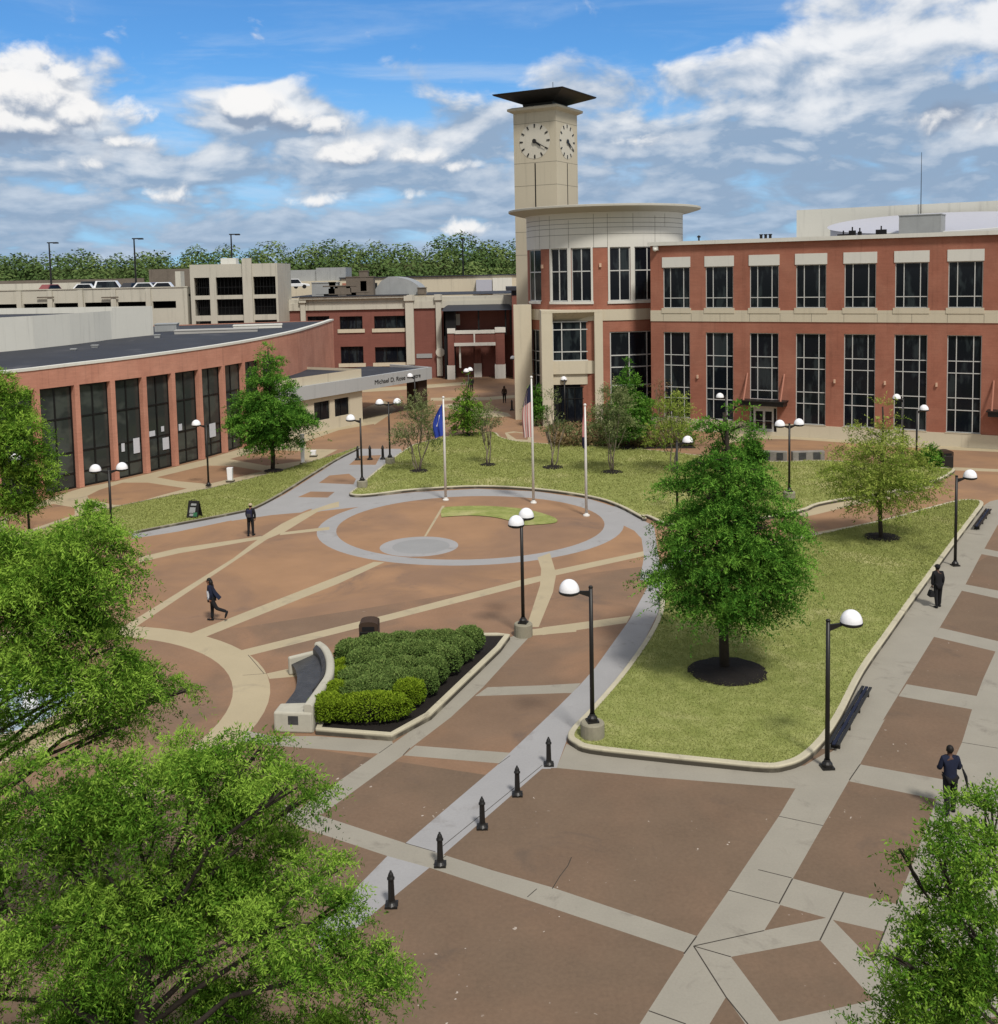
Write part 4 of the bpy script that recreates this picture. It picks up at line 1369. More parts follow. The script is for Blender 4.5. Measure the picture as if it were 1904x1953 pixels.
# barrel roof and units on top
mb = MB()
bx0, bx1, bz = ax(680, 500), ax(1050, 500), zc2
k = 14
pts = [(bx0 + (bx1 - bx0) * (.35 + .65 * i / k), bz + 2.6 * math.sqrt(max(0., 1 - (i / k) ** 2))) for i in range(k + 1)]
for (xa, za), (xb, zb) in zip(pts, pts[1:]):
    mb.quad((xa, AY + 3, za), (xb, AY + 3, zb), (xb, AY + 14, zb), (xa, AY + 14, za))
mb.quad((bx0, AY + 3, bz), (pts[0][0], AY + 3, bz), (pts[0][0], AY + 3, pts[0][1]), (bx0 + 1.5, AY + 3, pts[0][1] - .6))
mb.add([(p[0], AY + 3, p[1]) for p in pts] + [(pts[0][0], AY + 3, bz)], [tuple(range(k + 2))])
mb.build('barrel_roof', 'hvac', ab)
for x, y, d in ((385, 500, (3.6, 2, 1.9)), (438, 500, (.9, 2, 1.9)), (490, 505, (4.5, 2, 1.4)), (630, 495, (3.8, 2, 2.6)), (655, 480, (1.2, 1.4, 3.4)), (1060, 540, (1.2, 1, .9))):
    p = at('M', x, y, AY + 2)
    hv = MB()
    hv.box((p.x, AY + 2, zc2 + d[2] / 2), d)
    hv.box((p.x, AY + 2, zc2 + d[2] + .06), (d[0] + .15, d[1] + .15, .12))
    hv.box((p.x, AY + 1, zc2 + d[2] * .5), (d[0] * .7, .06, d[2] * .6))
    tag(hv.build('rooftop_unit', 'hvac' if x < 450 else 'fence'), 'small weathered air unit on the far arcade roof', 'air unit', 'air units on the far arcade roof')
# porch with navy vault roof
pc_ = empty('porch', (-3, 143, 0), 'two storey brick porch under a dark curved metal roof', 'porch')
PY = 143.
pmm = lambda s, z, e=0.: Vector((s, PY - e, z))
px_ = lambda x, y: at('M', x, y, PY).x
pz_ = lambda x, y: at('M', x, y, PY).z
mb = MB()
for x0, x1 in ((1240, 1285), (1575, 1640)):
    bar(mb, pmm, px_(x0, 900), px_(x1, 900), 1.9, pz_(1400, 790), -1.4, 0)
bar(mb, pmm, px_(1285, 820), px_(1575, 820), pz_(1400, 858), pz_(1400, 795), -.8, -.1)
bar(mb, pmm, px_(1425, 900), px_(1470, 900), 1.9, pz_(1400, 880), -3.2, -2.6)
bar(mb, pmm, px_(1690, 600), px_(1820, 600), 0, pz_(1720, 525), -6, 1.5)
bar(mb, pmm, px_(1340, 700), px_(1440, 700), 0, 9, -6, -5.5)
mb.build('brick_frame', 'brick_far', pc_)
for x0, x1 in ((1240, 1285), (1425, 1470), (1575, 1640)):
    mb = MB()
    bar(mb, pmm, px_(x0, 1000) - .1, px_(x1, 1000) + .1, 0, 1.9, -1.6 if x0 != 1425 else -3.3, .12 if x0 != 1425 else -2.5)
    mb.build('stone_trim', 'white', pc_)
mb = MB()
bar(mb, pmm, px_(1285, 865), px_(1575, 865), pz_(1400, 880), pz_(1400, 858), -.8, .05)
mb.build('stone_trim', 'white', pc_)
mb = MB()
bar(mb, pmm, px_(1280, 780), px_(1580, 780), pz_(1400, 795), pz_(1400, 772), -.9, .0)
mb.build('stone_trim', 'white', pc_)
for x0, x1 in ((1236, 1292), (1570, 1645)):
    mb = MB()
    bar(mb, pmm, px_(x0, 780), px_(x1, 780), pz_(1400, 790), pz_(1400, 755), -1.5, .1)
    mb.build('stone_trim', 'white', pc_)
mb = MB()
bar(mb, pmm, px_(1421, 820), px_(1431, 820), pz_(1400, 858), pz_(1400, 795), -.8, .0)
mb.build('stone_trim', 'white', pc_)
mb = MB()
bar(mb, pmm, px_(1318, 930), px_(1330, 930), 1.5, pz_(1400, 880), -1.0, -.6)
mb.build('stone_trim', 'white', pc_)
mb = MB()
bar(mb, pmm, px_(1320, 700), px_(1290, 700), pz_(1400, 740), pz_(1400, 660), -3.0, -2.8)
mb.build('stone_trim', 'white', pc_)

mb = MB()
xa, xb = px_(1200, 630), px_(1690, 630)
za, zb = pz_(1400, 632), pz_(1400, 577)
k = 8
for i in range(k):
    t0, t1 = i / k, (i + 1) / k
    y0, y1 = PY - .6 + 7 * t0, PY - .6 + 7 * t1
    h0_, h1_ = za + (zb - za) * math.sin(t0 * PI / 2), za + (zb - za) * math.sin(t1 * PI / 2)
    q0, q1 = 2.4 * (1 - math.cos(t0 * PI / 2)), 2.4 * (1 - math.cos(t1 * PI / 2))
    mb.quad((xa + q0, y0, h0_), (xb - q0 * .6, y0, h0_), (xb - q1 * .6, y1, h1_), (xa + q1, y1, h1_))
mb.quad((xa, PY - .6, za), (xb, PY - .6, za), (xb, PY + 6, za), (xa, PY + 6, za))
mb.build('curved_roof', 'awning', pc_)
mb = MB()
bar(mb, pmm, xa + .2, xb - .2, 0, za - .1, -6.4, -6.2)
bar(mb, pmm, xa + .15, xa + 1.6, 0, za - .1, -6.2, -.3)
mb.build('dark_interior', 'void', pc_)
mb = MB()
for x in (1210, 1285, 1450, 1640, 1675):
    bar(mb, pmm, px_(x, 700), px_(x, 700) + .22, 5.9, za, -.5, -.3)
mb.build('post', 'dark_frame', pc_)
mb = MB()
bar(mb, pmm, px_(1650, 520), px_(1830, 520), pz_(1700, 490), pz_(1700, 465), -8, 2)
bar(mb, pmm, px_(1690, 560), px_(1830, 560), pz_(1720, 525), pz_(1720, 490), -6, 1.2)
mb.build('side_roof', 'roof', pc_)
# long pale hall far behind
FY = 182.
fmm = lambda s, z, e=0.: Vector((s, FY - e, z))
fx_ = lambda x, y: at('M', x, y, FY).x
fz_ = lambda x, y: at('M', x, y, FY).z
fh = empty('far_hall', (-20, FY, 0), 'long pale flat roofed hall far behind the arcade', 'building')
mb = MB()
bar(mb, fmm, fx_(490, 450), fx_(2100, 450), 0, fz_(1100, 395), -20, 0)
bar(mb, fmm, fx_(60, 450), fx_(490, 450), 0, fz_(300, 425), -14, 0)
mb.build('wall', 'cream', fh)
mb = MB()
bar(mb, fmm, fx_(490, 450) - .3, fx_(2100, 450), fz_(1100, 395), fz_(1100, 388), -20, .3)
mb.build('coping', 'roof', fh)
mb = MB()
bar(mb, fmm, fx_(95, 380), fx_(305, 380), fz_(300, 425), fz_(300, 345), -9, -2)
bar(mb, fmm, fx_(305, 380), fx_(515, 380), fz_(300, 425), fz_(300, 332), -9, -1.5)
mb.build('roof_storey', 'hvac', fh)
for k, x in enumerate((500, 548)):
    mb = MB()
    bar(mb, fmm, fx_(x, 460), fx_(x + 38, 460), fz_(520, 486), fz_(520, 440), 0, .1)
    mb.build('brick_panel', 'rust', fh)
for x0, x1 in ((590, 640), (655, 690), (700, 745)):
    mb = MB()
    bar(mb, fmm, fx_(x0, 460), fx_(x1, 460), fz_(600, 486), fz_(600, 440), 0, .08)
    mb.build('window', 'glass', fh)
mb = MB()
bar(mb, fmm, fx_(1440, 460), fx_(1550, 460), fz_(1500, 500), fz_(1500, 415), .02, 1.5)
mb.build('glass_box', 'sky_dish', fh)
mb = MB()
bar(mb, fmm, fx_(1555, 460), fx_(1690, 460), fz_(1500, 520), fz_(1500, 405), .02, 1.2)
mb.build('screen_wall', 'white_panel', fh)

# ------------------------------------------------------------------ lamps


def make_lamp(name, heads, pedestal, label, group, hp):
    t = empty(name, (0, 0, 0), label, 'street lamp', group)
    z0 = .5 if pedestal else 0
    if pedestal:
        mb = MB()
        mb.lathe([(.36, -.05), (.36, .46), (.33, .5), (.001, .51)], n=20)
        mb.build('pedestal', 'pedestal', t)
    mb = MB()
    mb.box((0, 0, z0 + .03), (.34, .34, .06))
    mb.lathe([(.15, .06), (.15, .14), (.10, .2), (.08, .26)], (0, 0, z0), 12)
    for a in range(4):
        mb.tube([(.13 * math.cos(a * PI / 2 + .78), .13 * math.sin(a * PI / 2 + .78), z0 + .06), (.13 * math.cos(a * PI / 2 + .78), .13 * math.sin(a * PI / 2 + .78), z0 + .11)], .02, 6)
    mb.build('base_plate', 'black', t)
    mb = MB()
    mb.tube([(0, 0, z0 + .06), (0, 0, hp)], [.072, .06], 10)
    mb.tube([(0, 0, hp), (0, 0, hp + .05)], [.075, .05], 10)
    mb.build('pole', 'black', t, True)
    for sg in heads:
        mb = MB()
        x1 = sg * .40
        mb.hexa([(sg * .05, -.03, hp - .28), (x1, -.03, hp - .14), (x1, .03, hp - .14), (sg * .05, .03, hp - .28), (sg * .05, -.03, hp - .1), (x1, -.03, hp - .07), (x1, .03, hp - .07), (sg * .05, .03, hp - .1)])
        am_ = mb.build('arm', 'black', t)
        c = (sg * .66, 0, hp - .10)
        mb = MB()
        mb.lathe([(.001, -.07), (.2, -.07), (.29, -.03), (.315, 0), (.315, .05), (.27, .06), (.001, .06)], c, 24)
        mb.build('rim', 'black', am_, True)
        mb = MB()
        k = 9
        mb.lathe([(.305 * math.cos(PI / 2 * i / k) + (1e-4 if i == k else 0), .055 + .345 * math.sin(PI / 2 * i / k)) for i in range(k + 1)], c, 28)
        mb.build('lamp_shade', 'globe', am_, True)
    return t


LP = [  # kind, base (view x y), dz, heading of first head, label
    (1, 1, ('F', 210, 690), .12, PI + .2, 'single head lamp on a concrete pedestal in the near corner of the big lawn'),
    (1, 0, ('F', 1190, 800), 0, .05, 'single head lamp on the kerb beside the right walk, nearest lamp on that side'),
    (2, 1, ('A', 1607, 332), 0, 1.25, 'twin head lamp on a round pedestal at the tip of the shrub planter'),
    (2, 0, ('D', 215, 1045), 0, .35, 'twin head lamp on the left lawn in front of the tall dark windows'),
    (1, 0, ('B', 1172, 546), .1, PI, 'single head lamp at the edge of the left lawn by the brick columns'),
    (1, 1, ('C', 322, 655), .12, PI - .15, 'single head lamp on a pedestal at the left corner of the rear lawn'),
    (2, 1, ('C', 478, 520), .12, .25, 'twin head lamp on the rear lawn edge beside the far bollards'),
    (1, 0, ('D', 793, 800), 0, 2.4, 'single head lamp under the canopy fascia by the brown column'),
    (2, 0, ('D', 895, 785), 0, 1.3, 'twin head lamp behind the small trees in the middle of the far plaza'),
    (1, 0, ('M', 1738, 1218), 0, PI + .3, 'single head lamp at the far plaza beside the rotunda pier'),
    (1, 0, ('D', 1078, 812), 0, 1.6, 'single head lamp in front of the dark rotunda entrance'),
    (1, 0, ('D', 1385, 858), 0, PI + .6, 'single head lamp near the brick wall just left of the entrance canopy'),
    (2, 1, ('E', 731, 722), .12, .3, 'twin head lamp on a pedestal on the lawn before the white doors'),
    (1, 0, ('D', 1292, 985), .1, .2, 'single head lamp half hidden by the big lawn tree'),
    (1, 0, ('D', 1722, 868), 0, 2.0, 'taller looking single head lamp against the fifth tall window of the brick building'),
    (1, 0, ('D', 1748, 898), 0, .45, 'single head lamp right behind the yellow green lawn tree'),
    (1, 0, ('E', 1663, 1082), 0, .1, 'single head lamp by the kerb at the far right walk near the black coated person'),
    (1, 0, ('B', 165, 806), 0, PI - .3, 'single head lamp with its head lost in the leaves at the left edge'),
]
protos = {}
for nh, pd, b, dz, ang, lab in LP:
    p = g(*b)
    key = (nh, pd)
    gname = ('single' if nh == 1 else 'twin') + ' head dome lamps'
    if key not in protos:
        o = protos[key] = make_lamp('street_lamp', (1,) if nh == 1 else (1, -1), pd, lab, gname, 4.62 if pd else 4.25)
    else:
        o = copy_tree(protos[key])
    o['label'] = lab
    o.location = (p.x, p.y, dz)
    o.rotation_euler = (0, 0, ang)

# ------------------------------------------------------------------ bollards


def make_bollard():
    t = empty('bollard', (0, 0, 0), 'black fluted iron bollard', 'bollard', 'black iron bollards')
    mb = MB()
    prof = [(.19, 0), (.19, .05), (.15, .09), (.12, .12), (.105, .16)]
    mb.lathe(prof + [(.001, .17)], n=16)
    mb.box((0, 0, .03), (.36, .36, .06))
    mb.build('base', 'black', t, False)
    mb = MB()
    k = 20
    for z0, z1, r0, r1 in ((.16, .72, .10, .085),):
        n0 = len(mb.v)
        for z, r in ((z0, r0), (z1, r1)):
            for i in range(k):
                rr = r * (1 if i % 2 else .86)
                mb.v.append(Vector((rr * math.cos(2 * PI * i / k), rr * math.sin(2 * PI * i / k), z)))
        for i in range(k):
            mb.f.append([n0 + i, n0 + (i + 1) % k, n0 + k + (i + 1) % k, n0 + k + i])
    mb.build('shaft', 'black', t)
    mb = MB()
    mb.lathe([(.085, .71), (.11, .73), (.11, .77), (.085, .79), (.08, .84), (.055, .9), (.03, .92), (.035, .95), (.001, .975)], n=16)
    mb.build('cap', 'black', t, True)
    return t


bp = None
BO = [(('G', 405, 748), 'black fluted bollard nearest the viewer, at the leaf edge'), (('G', 633, 558), 'black bollard standing where the grey cross band meets the bluish walk'), (('G', 830, 383), 'third black bollard along the bluish walk, between the cross band bollard and the next'),
      (('G', 994, 230), 'fourth black bollard along the bluish walk, second from the lawn corner'), (('A', 1750, 1058), 'black bollard closest to the rounded corner of the big lawn'),
      (('C', 296, 488), 'leftmost of three dark bollards across the far left path'), (('C', 365, 486), 'middle one of three dark bollards across the far left path'), (('C', 437, 484), 'rightmost of three dark bollards across the far left path'),
      (('M', 1690, 1332), 'lone dark bollard on the far plaza near the hooded person')]
for b, lab in BO:
    p = g(*b)
    o = make_bollard() if bp is None else copy_tree(bp)
    bp = bp or o
    o.location = (p.x, p.y, 0)
    o['label'] = lab
    o.scale = (.78, .78, .86)
    if b[0] in 'CM':
        o.scale = (1.1, 1.1, 1.15)

# ------------------------------------------------------------------ flags
FLG = [(('C', 790, 714), ('M', 1205, 1250), 'white flagpole with the limp blue flag, leftmost of three', 'blue'), (('C', 1283, 730), ('M', 1810, 1108), 'tallest white flagpole with the striped flag, in the middle', 'us'), (('C', 1580, 802), ('R', 527, 1422), 'white flagpole on the right with a furled red flag', 'red')]
for b, tp, lab, kind in FLG:
    p = g(*b)
    top = at(*tp, p.y)
    hh = top.z
    t = empty('flagpole', (p.x, p.y, 0), lab, 'flagpole', 'three white flagpoles by the ring')
    mb = MB()
    mb.tube([(p.x, p.y, .05), (p.x, p.y, hh * .6), (p.x, p.y, hh)], [.085, .075, .045], 12)
    mb.build('pole', 'alu', t, True)
    mb = MB()
    mb.lathe([(.2, 0), (.2, .06), (.12, .1), (.1, .2)], (p.x, p.y, 0), 16)
    mb.build('base_collar', 'alu', t)
    mb = MB()
    mb.ball((p.x, p.y, hh + .07), .085)
    mb.build('finial', 'alu', t, True)

    def cloth(u, v, px=p.x, py=p.y, z1=hh - .3, kind=kind):
        # u across from the pole, v down; hanging folds
        wd, ht = {'blue': (.62, 2.0), 'us': (.55, 3.3), 'red': (.13, 2.2)}[kind]
        sx = -1
        droop = u * (.55 if kind != 'red' else .2)
        fold = .10 * math.sin(u * 11 + v * 2.2) * (.3 + u) * (1 if kind != 'red' else .5)
        bulge = (.45 + .75 * math.sin(min(v * 1.15, 1) * PI * .62)) * (1 - .25 * v)
        x = px + sx * (.07 + u * wd * bulge)
        return Vector((x, py - .05 + fold + .12 * math.sin(v * 5 + u * 3) * u, z1 - droop * .8 - v * ht * (1 - .12 * u)))

    def patch(mb, u0, u1, v0, v1, e=0., k=10):
        for i in range(k):
            for j in range(k):
                a, c = u0 + (u1 - u0) * i / k, u0 + (u1 - u0) * (i + 1) / k
                d, f = v0 + (v1 - v0) * j / k, v0 + (v1 - v0) * (j + 1) / k
                off = Vector((0, -e, 0))
                mb.quad(cloth(a, d) + off, cloth(c, d) + off, cloth(c, f) + off, cloth(a, f) + off)
        return mb
    nm = {'blue': ('limp deep blue flag with a white mark on the leftmost pole', 'blue_flag'), 'us': ('limp red and white striped flag with navy canton on the tallest pole', 'pink_flag'), 'red': ('furled red flag with a dark fly end on the right pole', 'red_flag')}[kind]
    ft = empty('flag', (p.x, p.y, hh - .3), nm[0], 'flag')
    if kind == 'us':
        for i in range(7):
            patch(MB(), i / 7, (i + 1) / 7, .34 if i < 4 else .34, 1, 0, 6).build('stripe', 'red_flag' if i % 2 == 0 else 'pink_flag', ft, True)
        patch(MB(), 0, 1, .0, .342, 0, 8).build('canton', 'navy_flag', ft, True)
        for i in range(3):
            patch(MB(), .55 + i * .14, .62 + i * .14, .05, .34, .012, 4).build('stripe', 'red_flag' if i % 2 else 'pink_flag', ft, True)
    elif kind == 'blue':
        patch(MB(), 0, 1, 0, 1, 0, 16).build('cloth', 'blue_flag', ft, True)
        mk = MB()
        for i in range(10):
            a, c = i / 10, (i + 1) / 10
            q = [(.30 + .25 * a, .30 + .34 * a), (.30 + .25 * c, .30 + .34 * c), (.42 + .25 * c - .1 * math.sin(c * PI), .28 + .34 * c), (.42 + .25 * a - .1 * math.sin(a * PI), .28 + .34 * a)]
            mk.quad(*[cloth(u, v) + Vector((0, -.02, 0)) for u, v in q])
        mk.build('emblem', 'white_cloth', ft, True)
    else:
        patch(MB(), 0, 1, 0, .68, 0, 8).build('cloth', 'red_flag', ft, True)
        patch(MB(), 0, 1, .68, 1, 0, 6).build('fly_end', 'navy_flag', ft, True)

# ------------------------------------------------------------------ shrub planter and curved bench
pl = [g('A', 440, 890), g('A', 868, 925), g('A', 1090, 805), g('A', 1300, 600), g('A', 1480, 425), g('A', 1533, 352), g('A', 1460, 343), g('A', 1250, 345), g('A', 700, 420), g('A', 560, 520), g('A', 500, 700)]
ac = sum((pl[i].x * pl[(i + 1) % len(pl)].y - pl[(i + 1) % len(pl)].x * pl[i].y) for i in range(len(pl)))
pt = empty('planter', pl[0], 'low concrete edged planter full of clipped shrubs and dark mulch', 'planter')
mb = MB()
n_ = len(pl)
inn = []
for i in range(n_):
    d = (pl[(i + 1) % n_] - pl[i - 1]).normalized()
    nn = Vector((-d.y, d.x, 0)) * (1 if ac > 0 else -1)
    inn.append(pl[i] + nn * .22)
for i in range(n_):
    j = (i + 1) % n_
    z = Vector((0, 0, .2 + .0))
    mb.quad(pl[i], pl[j], pl[j] + z, pl[i] + z)
    mb.quad(pl[i] + z, pl[j] + z, inn[j] + z, inn[i] + z)
    mb.quad(inn[i] + z, inn[j] + z, inn[j], inn[i])
mb.build('planter_edge', 'kerb', pt, bevel=.02)
mb = MB()
mb.add([p + Vector((0, 0, .14)) for p in inn], [tuple(t) for t in tessellate_polygon([[Vector((p.x, p.y, 0)) for p in inn]])])
mb.build('mulch', 'mulch', pt)

# bench: cross-section swept along an arc
b0, b1, b2 = g('A', 330, 900), g('A', 555, 640), g('A', 480, 520)
arc = smooth_line([g('A', 428, 880), g('A', 500, 770), g('A', 545, 690), g('A', 548, 600), g('A', 520, 535), g('A', 478, 500)], 5)
bn = empty('curved_bench', arc[len(arc) // 2], 'curved cream concrete bench with a dark cracked slate seat', 'bench')


def sweep(mb, line, prof, cap=True):
    k = len(prof)
    b = len(mb.v)
    for i, p in enumerate(line):
        d = (line[min(i + 1, len(line) - 1)] - line[max(i - 1, 0)]).normalized()
        nn = Vector((-d.y, d.x, 0))
        for u, z in prof:
            mb.v.append(p + nn * u + Vector((0, 0, z)))
    for i in range(len(line) - 1):
        for j in range(k):
            mb.f.append([b + i * k + j, b + i * k + (j + 1) % k, b + (i + 1) * k + (j + 1) % k, b + (i + 1) * k + j])
    if cap:
        mb.f.append([b + j for j in range(k)])
        mb.f.append([b + (len(line) - 1) * k + j for j in range(k)])
    return mb


sweep(MB(), arc, [(0, 0), (0, .86), (.06, .93), (.24, .93), (.30, .86), (.30, 0)]).build('backrest', 'bench', bn, bevel=.03)
core = arc[3:-2]
sweep(MB(), core, [(.31, .55), (.31, .60), (1.28, .40), (1.28, .34)]).build('seat', 'stone', bn)
sweep(MB(), core, [(.31, 0), (.31, .54), (1.15, .33), (1.15, 0)]).build('seat_base', 'band_near', bn)
for u0, u1 in ((.305, .44),):
    sweep(MB(), core[2:], [(u0, .6), (u0, .9), (u1, .78), (u1, .57)]).build('slate_upstand', 'stone', bn)
d = (arc[1] - arc[0]).normalized()
sd_ = Vector((-d.y, d.x, 0))
for nm_, lo, hi, L in (('end_block', arc[0] - d * .05, arc[3], 1.25), ('end_block', arc[-3], arc[-1], 1.35)):
    dd = (hi - lo).normalized()
    ss_ = Vector((-dd.y, dd.x, 0))
    mb = MB()
    ln = (hi - lo).length
    q = [lo + ss_ * .02, lo + ss_ * L, lo + ss_ * L + dd * ln * .8, lo + ss_ * .02 + dd * ln]
    mb.hexa(q + [a + Vector((0, 0, .66)) for a in q])
    eb = mb.build(nm_, 'bench', bn, bevel=.06)
    if lo == arc[0] - d * .05:
        mb = MB()
        c = lo + ss_ * .62 - dd * .012
        z = Vector((0, 0, 1))
        mb.hexa([c - ss_ * .16 + z * .28, c + ss_ * .16 + z * .28, c + ss_ * .16 + z * .28 + dd * .02, c - ss_ * .16 + z * .28 + dd * .02, c - ss_ * .16 + z * .55, c + ss_ * .16 + z * .55, c + ss_ * .16 + z * .55 + dd * .02, c - ss_ * .16 + z * .55 + dd * .02])
        mb.build('plaque', 'stone', eb)

# litter bins


def make_bin(p, lab, grp, wd=.62):
    t = empty('litter_bin', (p.x, p.y, 0), lab, 'litter bin', grp)
    mb = MB()
    mb.box((p.x, p.y, .46), (wd, wd, .84))
    mb.build('body', 'black', t, bevel=.03)
    mb = MB()
    mb.box((p.x, p.y, .02), (wd * .9, wd * .9, .06))
    mb.build('base', 'dark_frame', t)
    mb = MB()
    k = 8
    pr = [(-wd / 2, .88), (-wd / 2, 1.12)] + [(-wd / 2 * math.cos(PI * i / k), 1.12 + .12 * math.sin(PI * i / k)) for i in range(k + 1)] + [(wd / 2, 1.12), (wd / 2, .88)]
    a = [Vector((p.x + u, p.y - wd / 2, z)) for u, z in pr]
    b = [v + Vector((0, wd, 0)) for v in a]
    m_ = len(a)
    mb.add(a + b, [tuple(range(m_)), tuple(range(2 * m_ - 1, m_ - 1, -1))] + [(i, (i + 1) % m_, m_ + (i + 1) % m_, m_ + i) for i in range(m_)])
    mb.build('hood', 'brown_cloth', t)
    mb = MB()
    mb.box((p.x, p.y - wd / 2 - .004, .98), (wd * .66, .01, .16))
    mb.build('slot', 'void', t)


make_bin(g('A', 746, 420), 'brown hooded litter bin standing behind the shrub planter', None, .70)
make_bin(g('E', 1608, 530), 'dark square litter bin on the far right paving', None, .8)

# board on the left lawn
p = g('B', 1094, 724)
sb = empty('sandwich_board', (p.x, p.y, .11), 'black sandwich board with pale and green print on the left lawn', 'sign board', rz=-.25)
for sg in (1, -1):
    mb = MB()
    o_ = Vector((p.x, p.y, .11))
    q = [Vector((-.38, sg * .28, 0)), Vector((.38, sg * .28, 0)), Vector((.38, sg * .25, 0)), Vector((-.38, sg * .25, 0)), Vector((-.34, sg * .05, .98)), Vector((.34, sg * .05, .98)), Vector((.34, sg * .02, .98)), Vector((-.34, sg * .02, .98))]
    mb.hexa([o_ + a for a in q])
    pn = mb.build('board', 'black', sb, bevel=.015)
    if sg == -1:
        def sp(u, v):
            return o_ + Vector((u, -.29 + .235 * v / .98 - .012, v))
        for a, b, c, e, m_ in ((-.22, .16, .30, .62, 'hvac'), (.02, .3, .10, .34, 'green_sign'), (-.2, .05, .12, .26, 'hvac'), (-.15, .2, .72, .84, 'hvac')):
            mb = MB()
            mb.quad(sp(a, c), sp(b, c), sp(b + .02, e), sp(a + .03, e))
            mb.build('print', m_, pn)
mb = MB()
mb.tube([Vector((p.x - .2, p.y, 1.08)), Vector((p.x - .1, p.y, 1.16)), Vector((p.x + .1, p.y, 1.16)), Vector((p.x + .2, p.y, 1.08))], .015, 6)
mb.build('handle', 'black', sb)
for b, wd, h, lab in ((('B', 1294, 516), .38, 1.02, 'short white square post on a concrete foot at the left lawn edge'), (('B', 1702, 416), .3, 2.3, 'tall narrow white post beside the left lawn tree'), (('B', 1761, 374), .42, .5, 'small white box low on the paving before the cream pavilion')):
    p = g(*b)
    t = empty('white_post', (p.x, p.y, 0), lab, 'post')
    mb = MB()
    mb.box((p.x, p.y, .07), (wd + .14, wd + .14, .14))
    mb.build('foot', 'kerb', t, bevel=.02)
    mb = MB()
    mb.hexa([Vector((p.x + a * wd * .42, p.y + c * wd * .42, .14)) for a, c in ((-1, -1), (1, -1), (1, 1), (-1, 1))] + [Vector((p.x + a * wd * .5, p.y + c * wd * .5, h)) for a, c in ((-1, -1), (1, -1), (1, 1), (-1, 1))])
    mb.build('shaft', 'globe', t, bevel=.02)
# dark benches along the right kerb
for a, b, lab in ((('F', 1228, 735), ('F', 1366, 490), 'long low dark slatted bench along the kerb by the near right lamp'), (('E', 1790, 885), ('E', 1860, 785), 'low dark slatted bench at the far tip of the big lawn')):
    q0, q1 = g(*a), g(*b)
    d = (q1 - q0).normalized()
    s_ = Vector((d.y, -d.x, 0))
    t = empty('slat_bench', q0, lab, 'bench', 'dark slatted benches')
    L = (q1 - q0).length
    for k in range(3):
        u = -.20 + .12 * k
        mb = MB()
        w_ = s_ * .045
        z0, z1 = Vector((0, 0, .20)), Vector((0, 0, .24))
        mb.hexa([q0 + s_ * u - w_ + z0, q0 + s_ * u + w_ + z0, q1 + s_ * u + w_ + z0, q1 + s_ * u - w_ + z0, q0 + s_ * u - w_ + z1, q0 + s_ * u + w_ + z1, q1 + s_ * u + w_ + z1, q1 + s_ * u - w_ + z1])
        mb.build('slat', 'navy_cloth' if k == 1 else 'black', t)
    for k in range(4):
        c = q0 + d * (L * (.06 + .88 * k / 3))
        mb = MB()
        c = c - s_ * .08
        mb.box((c.x, c.y, .10), (.08, .26, .2), math.atan2(d.y, d.x))
        mb.build('leg', 'black', t)
# low stone walls at the back of the rear lawn
for a, b, lab in ((('E', 560, 498), ('E', 720, 503), 'low grey stone seat wall left of the twin lamp pole'), (('E', 745, 503), ('E', 925, 498), 'low grey stone seat wall right of the twin lamp pole')):
    q0, q1 = g(*a), g(*b)
    c = (q0 + q1) / 2
    t = empty('stone_wall', c, lab, 'low wall')
    rz = math.atan2((q1 - q0).y, (q1 - q0).x)
    L = (q1 - q0).length
    mb = MB()
    mb.box((c.x, c.y, .42), (L, .5, .84), rz)
    mb.build('wall', 'rock', t, bevel=.06)
    for k in (-.2, .25):
        mb = MB()
        d = (q1 - q0).normalized()
        e = c + d * L * k + Vector((d.y, -d.x, 0)) * .26
        mb.box((e.x, e.y, .5), (L * .22, .05, .5), rz)
        mb.build('slate_panel', 'stone', t)
# fountain in the left circle
ft = empty('fountain', (FC[0], FC[1], 0), 'round pale fountain basin seen through the near tree leaves', 'fountain')
mb = MB()
mb.lathe([(3.3, 0), (3.3, .4), (3.2, .45), (2.85, .45), (2.8, .4), (2.8, .1)], (FC[0], FC[1], 0), 48)
mb.build('basin', 'band', ft)
mb = MB()
mb.lathe([(2.8, .3), (.001, .31)], (FC[0], FC[1], 0), 40)
mb.build('water', 'water', ft)
for k in range(9):
    mb = MB()
    a = 2 * PI * k / 8
    r = 1.5 if k < 8 else 0
    h = .8 if k < 8 else 1.5
    mb.lathe([(.10, .3), (.06, h * .6), (.12, h), (.2, h * .9), (.28, .35)], (FC[0] + r * math.cos(a), FC[1] + r * math.sin(a), 0), 10)
    mb.build('water_jet', 'globe', ft, True)
# deck lamps, cars
for x, yt, Y in ((275, 125, 160), (752, 102, 158), (1297, 78, 162)):
    a = at('K', x, yt, Y)
    t = empty('deck_light', (a.x, Y, 12.3), {275: 'tall dark light mast on the garage deck, leftmost of three', 752: 'tall dark light mast on the garage deck, middle of three', 1297: 'tall dark light mast rising behind the stair tower'}[x], 'light mast', 'light masts on the garage deck')
    mb = MB()
    mb.tube([(a.x, Y, 12.3), (a.x, Y, a.z)], [.16, .1], 8)
    mb.build('mast', 'black', t)
    mb = MB()
    mb.box((a.x + .5, Y, a.z), (1.5, .35, .16))
    mb.box((a.x + 1.0, Y, a.z - .05), (.7, .5, .2))
    mb.build('lamp_head', 'black', t)
a = at('M', 1343, 130, 235)
mb = MB()
mb.tube([(a.x, 235, 0), (a.x, 235, a.z)], [.3, .12], 6)
mb.box((a.x, 235, a.z), (.8, .3, .3))
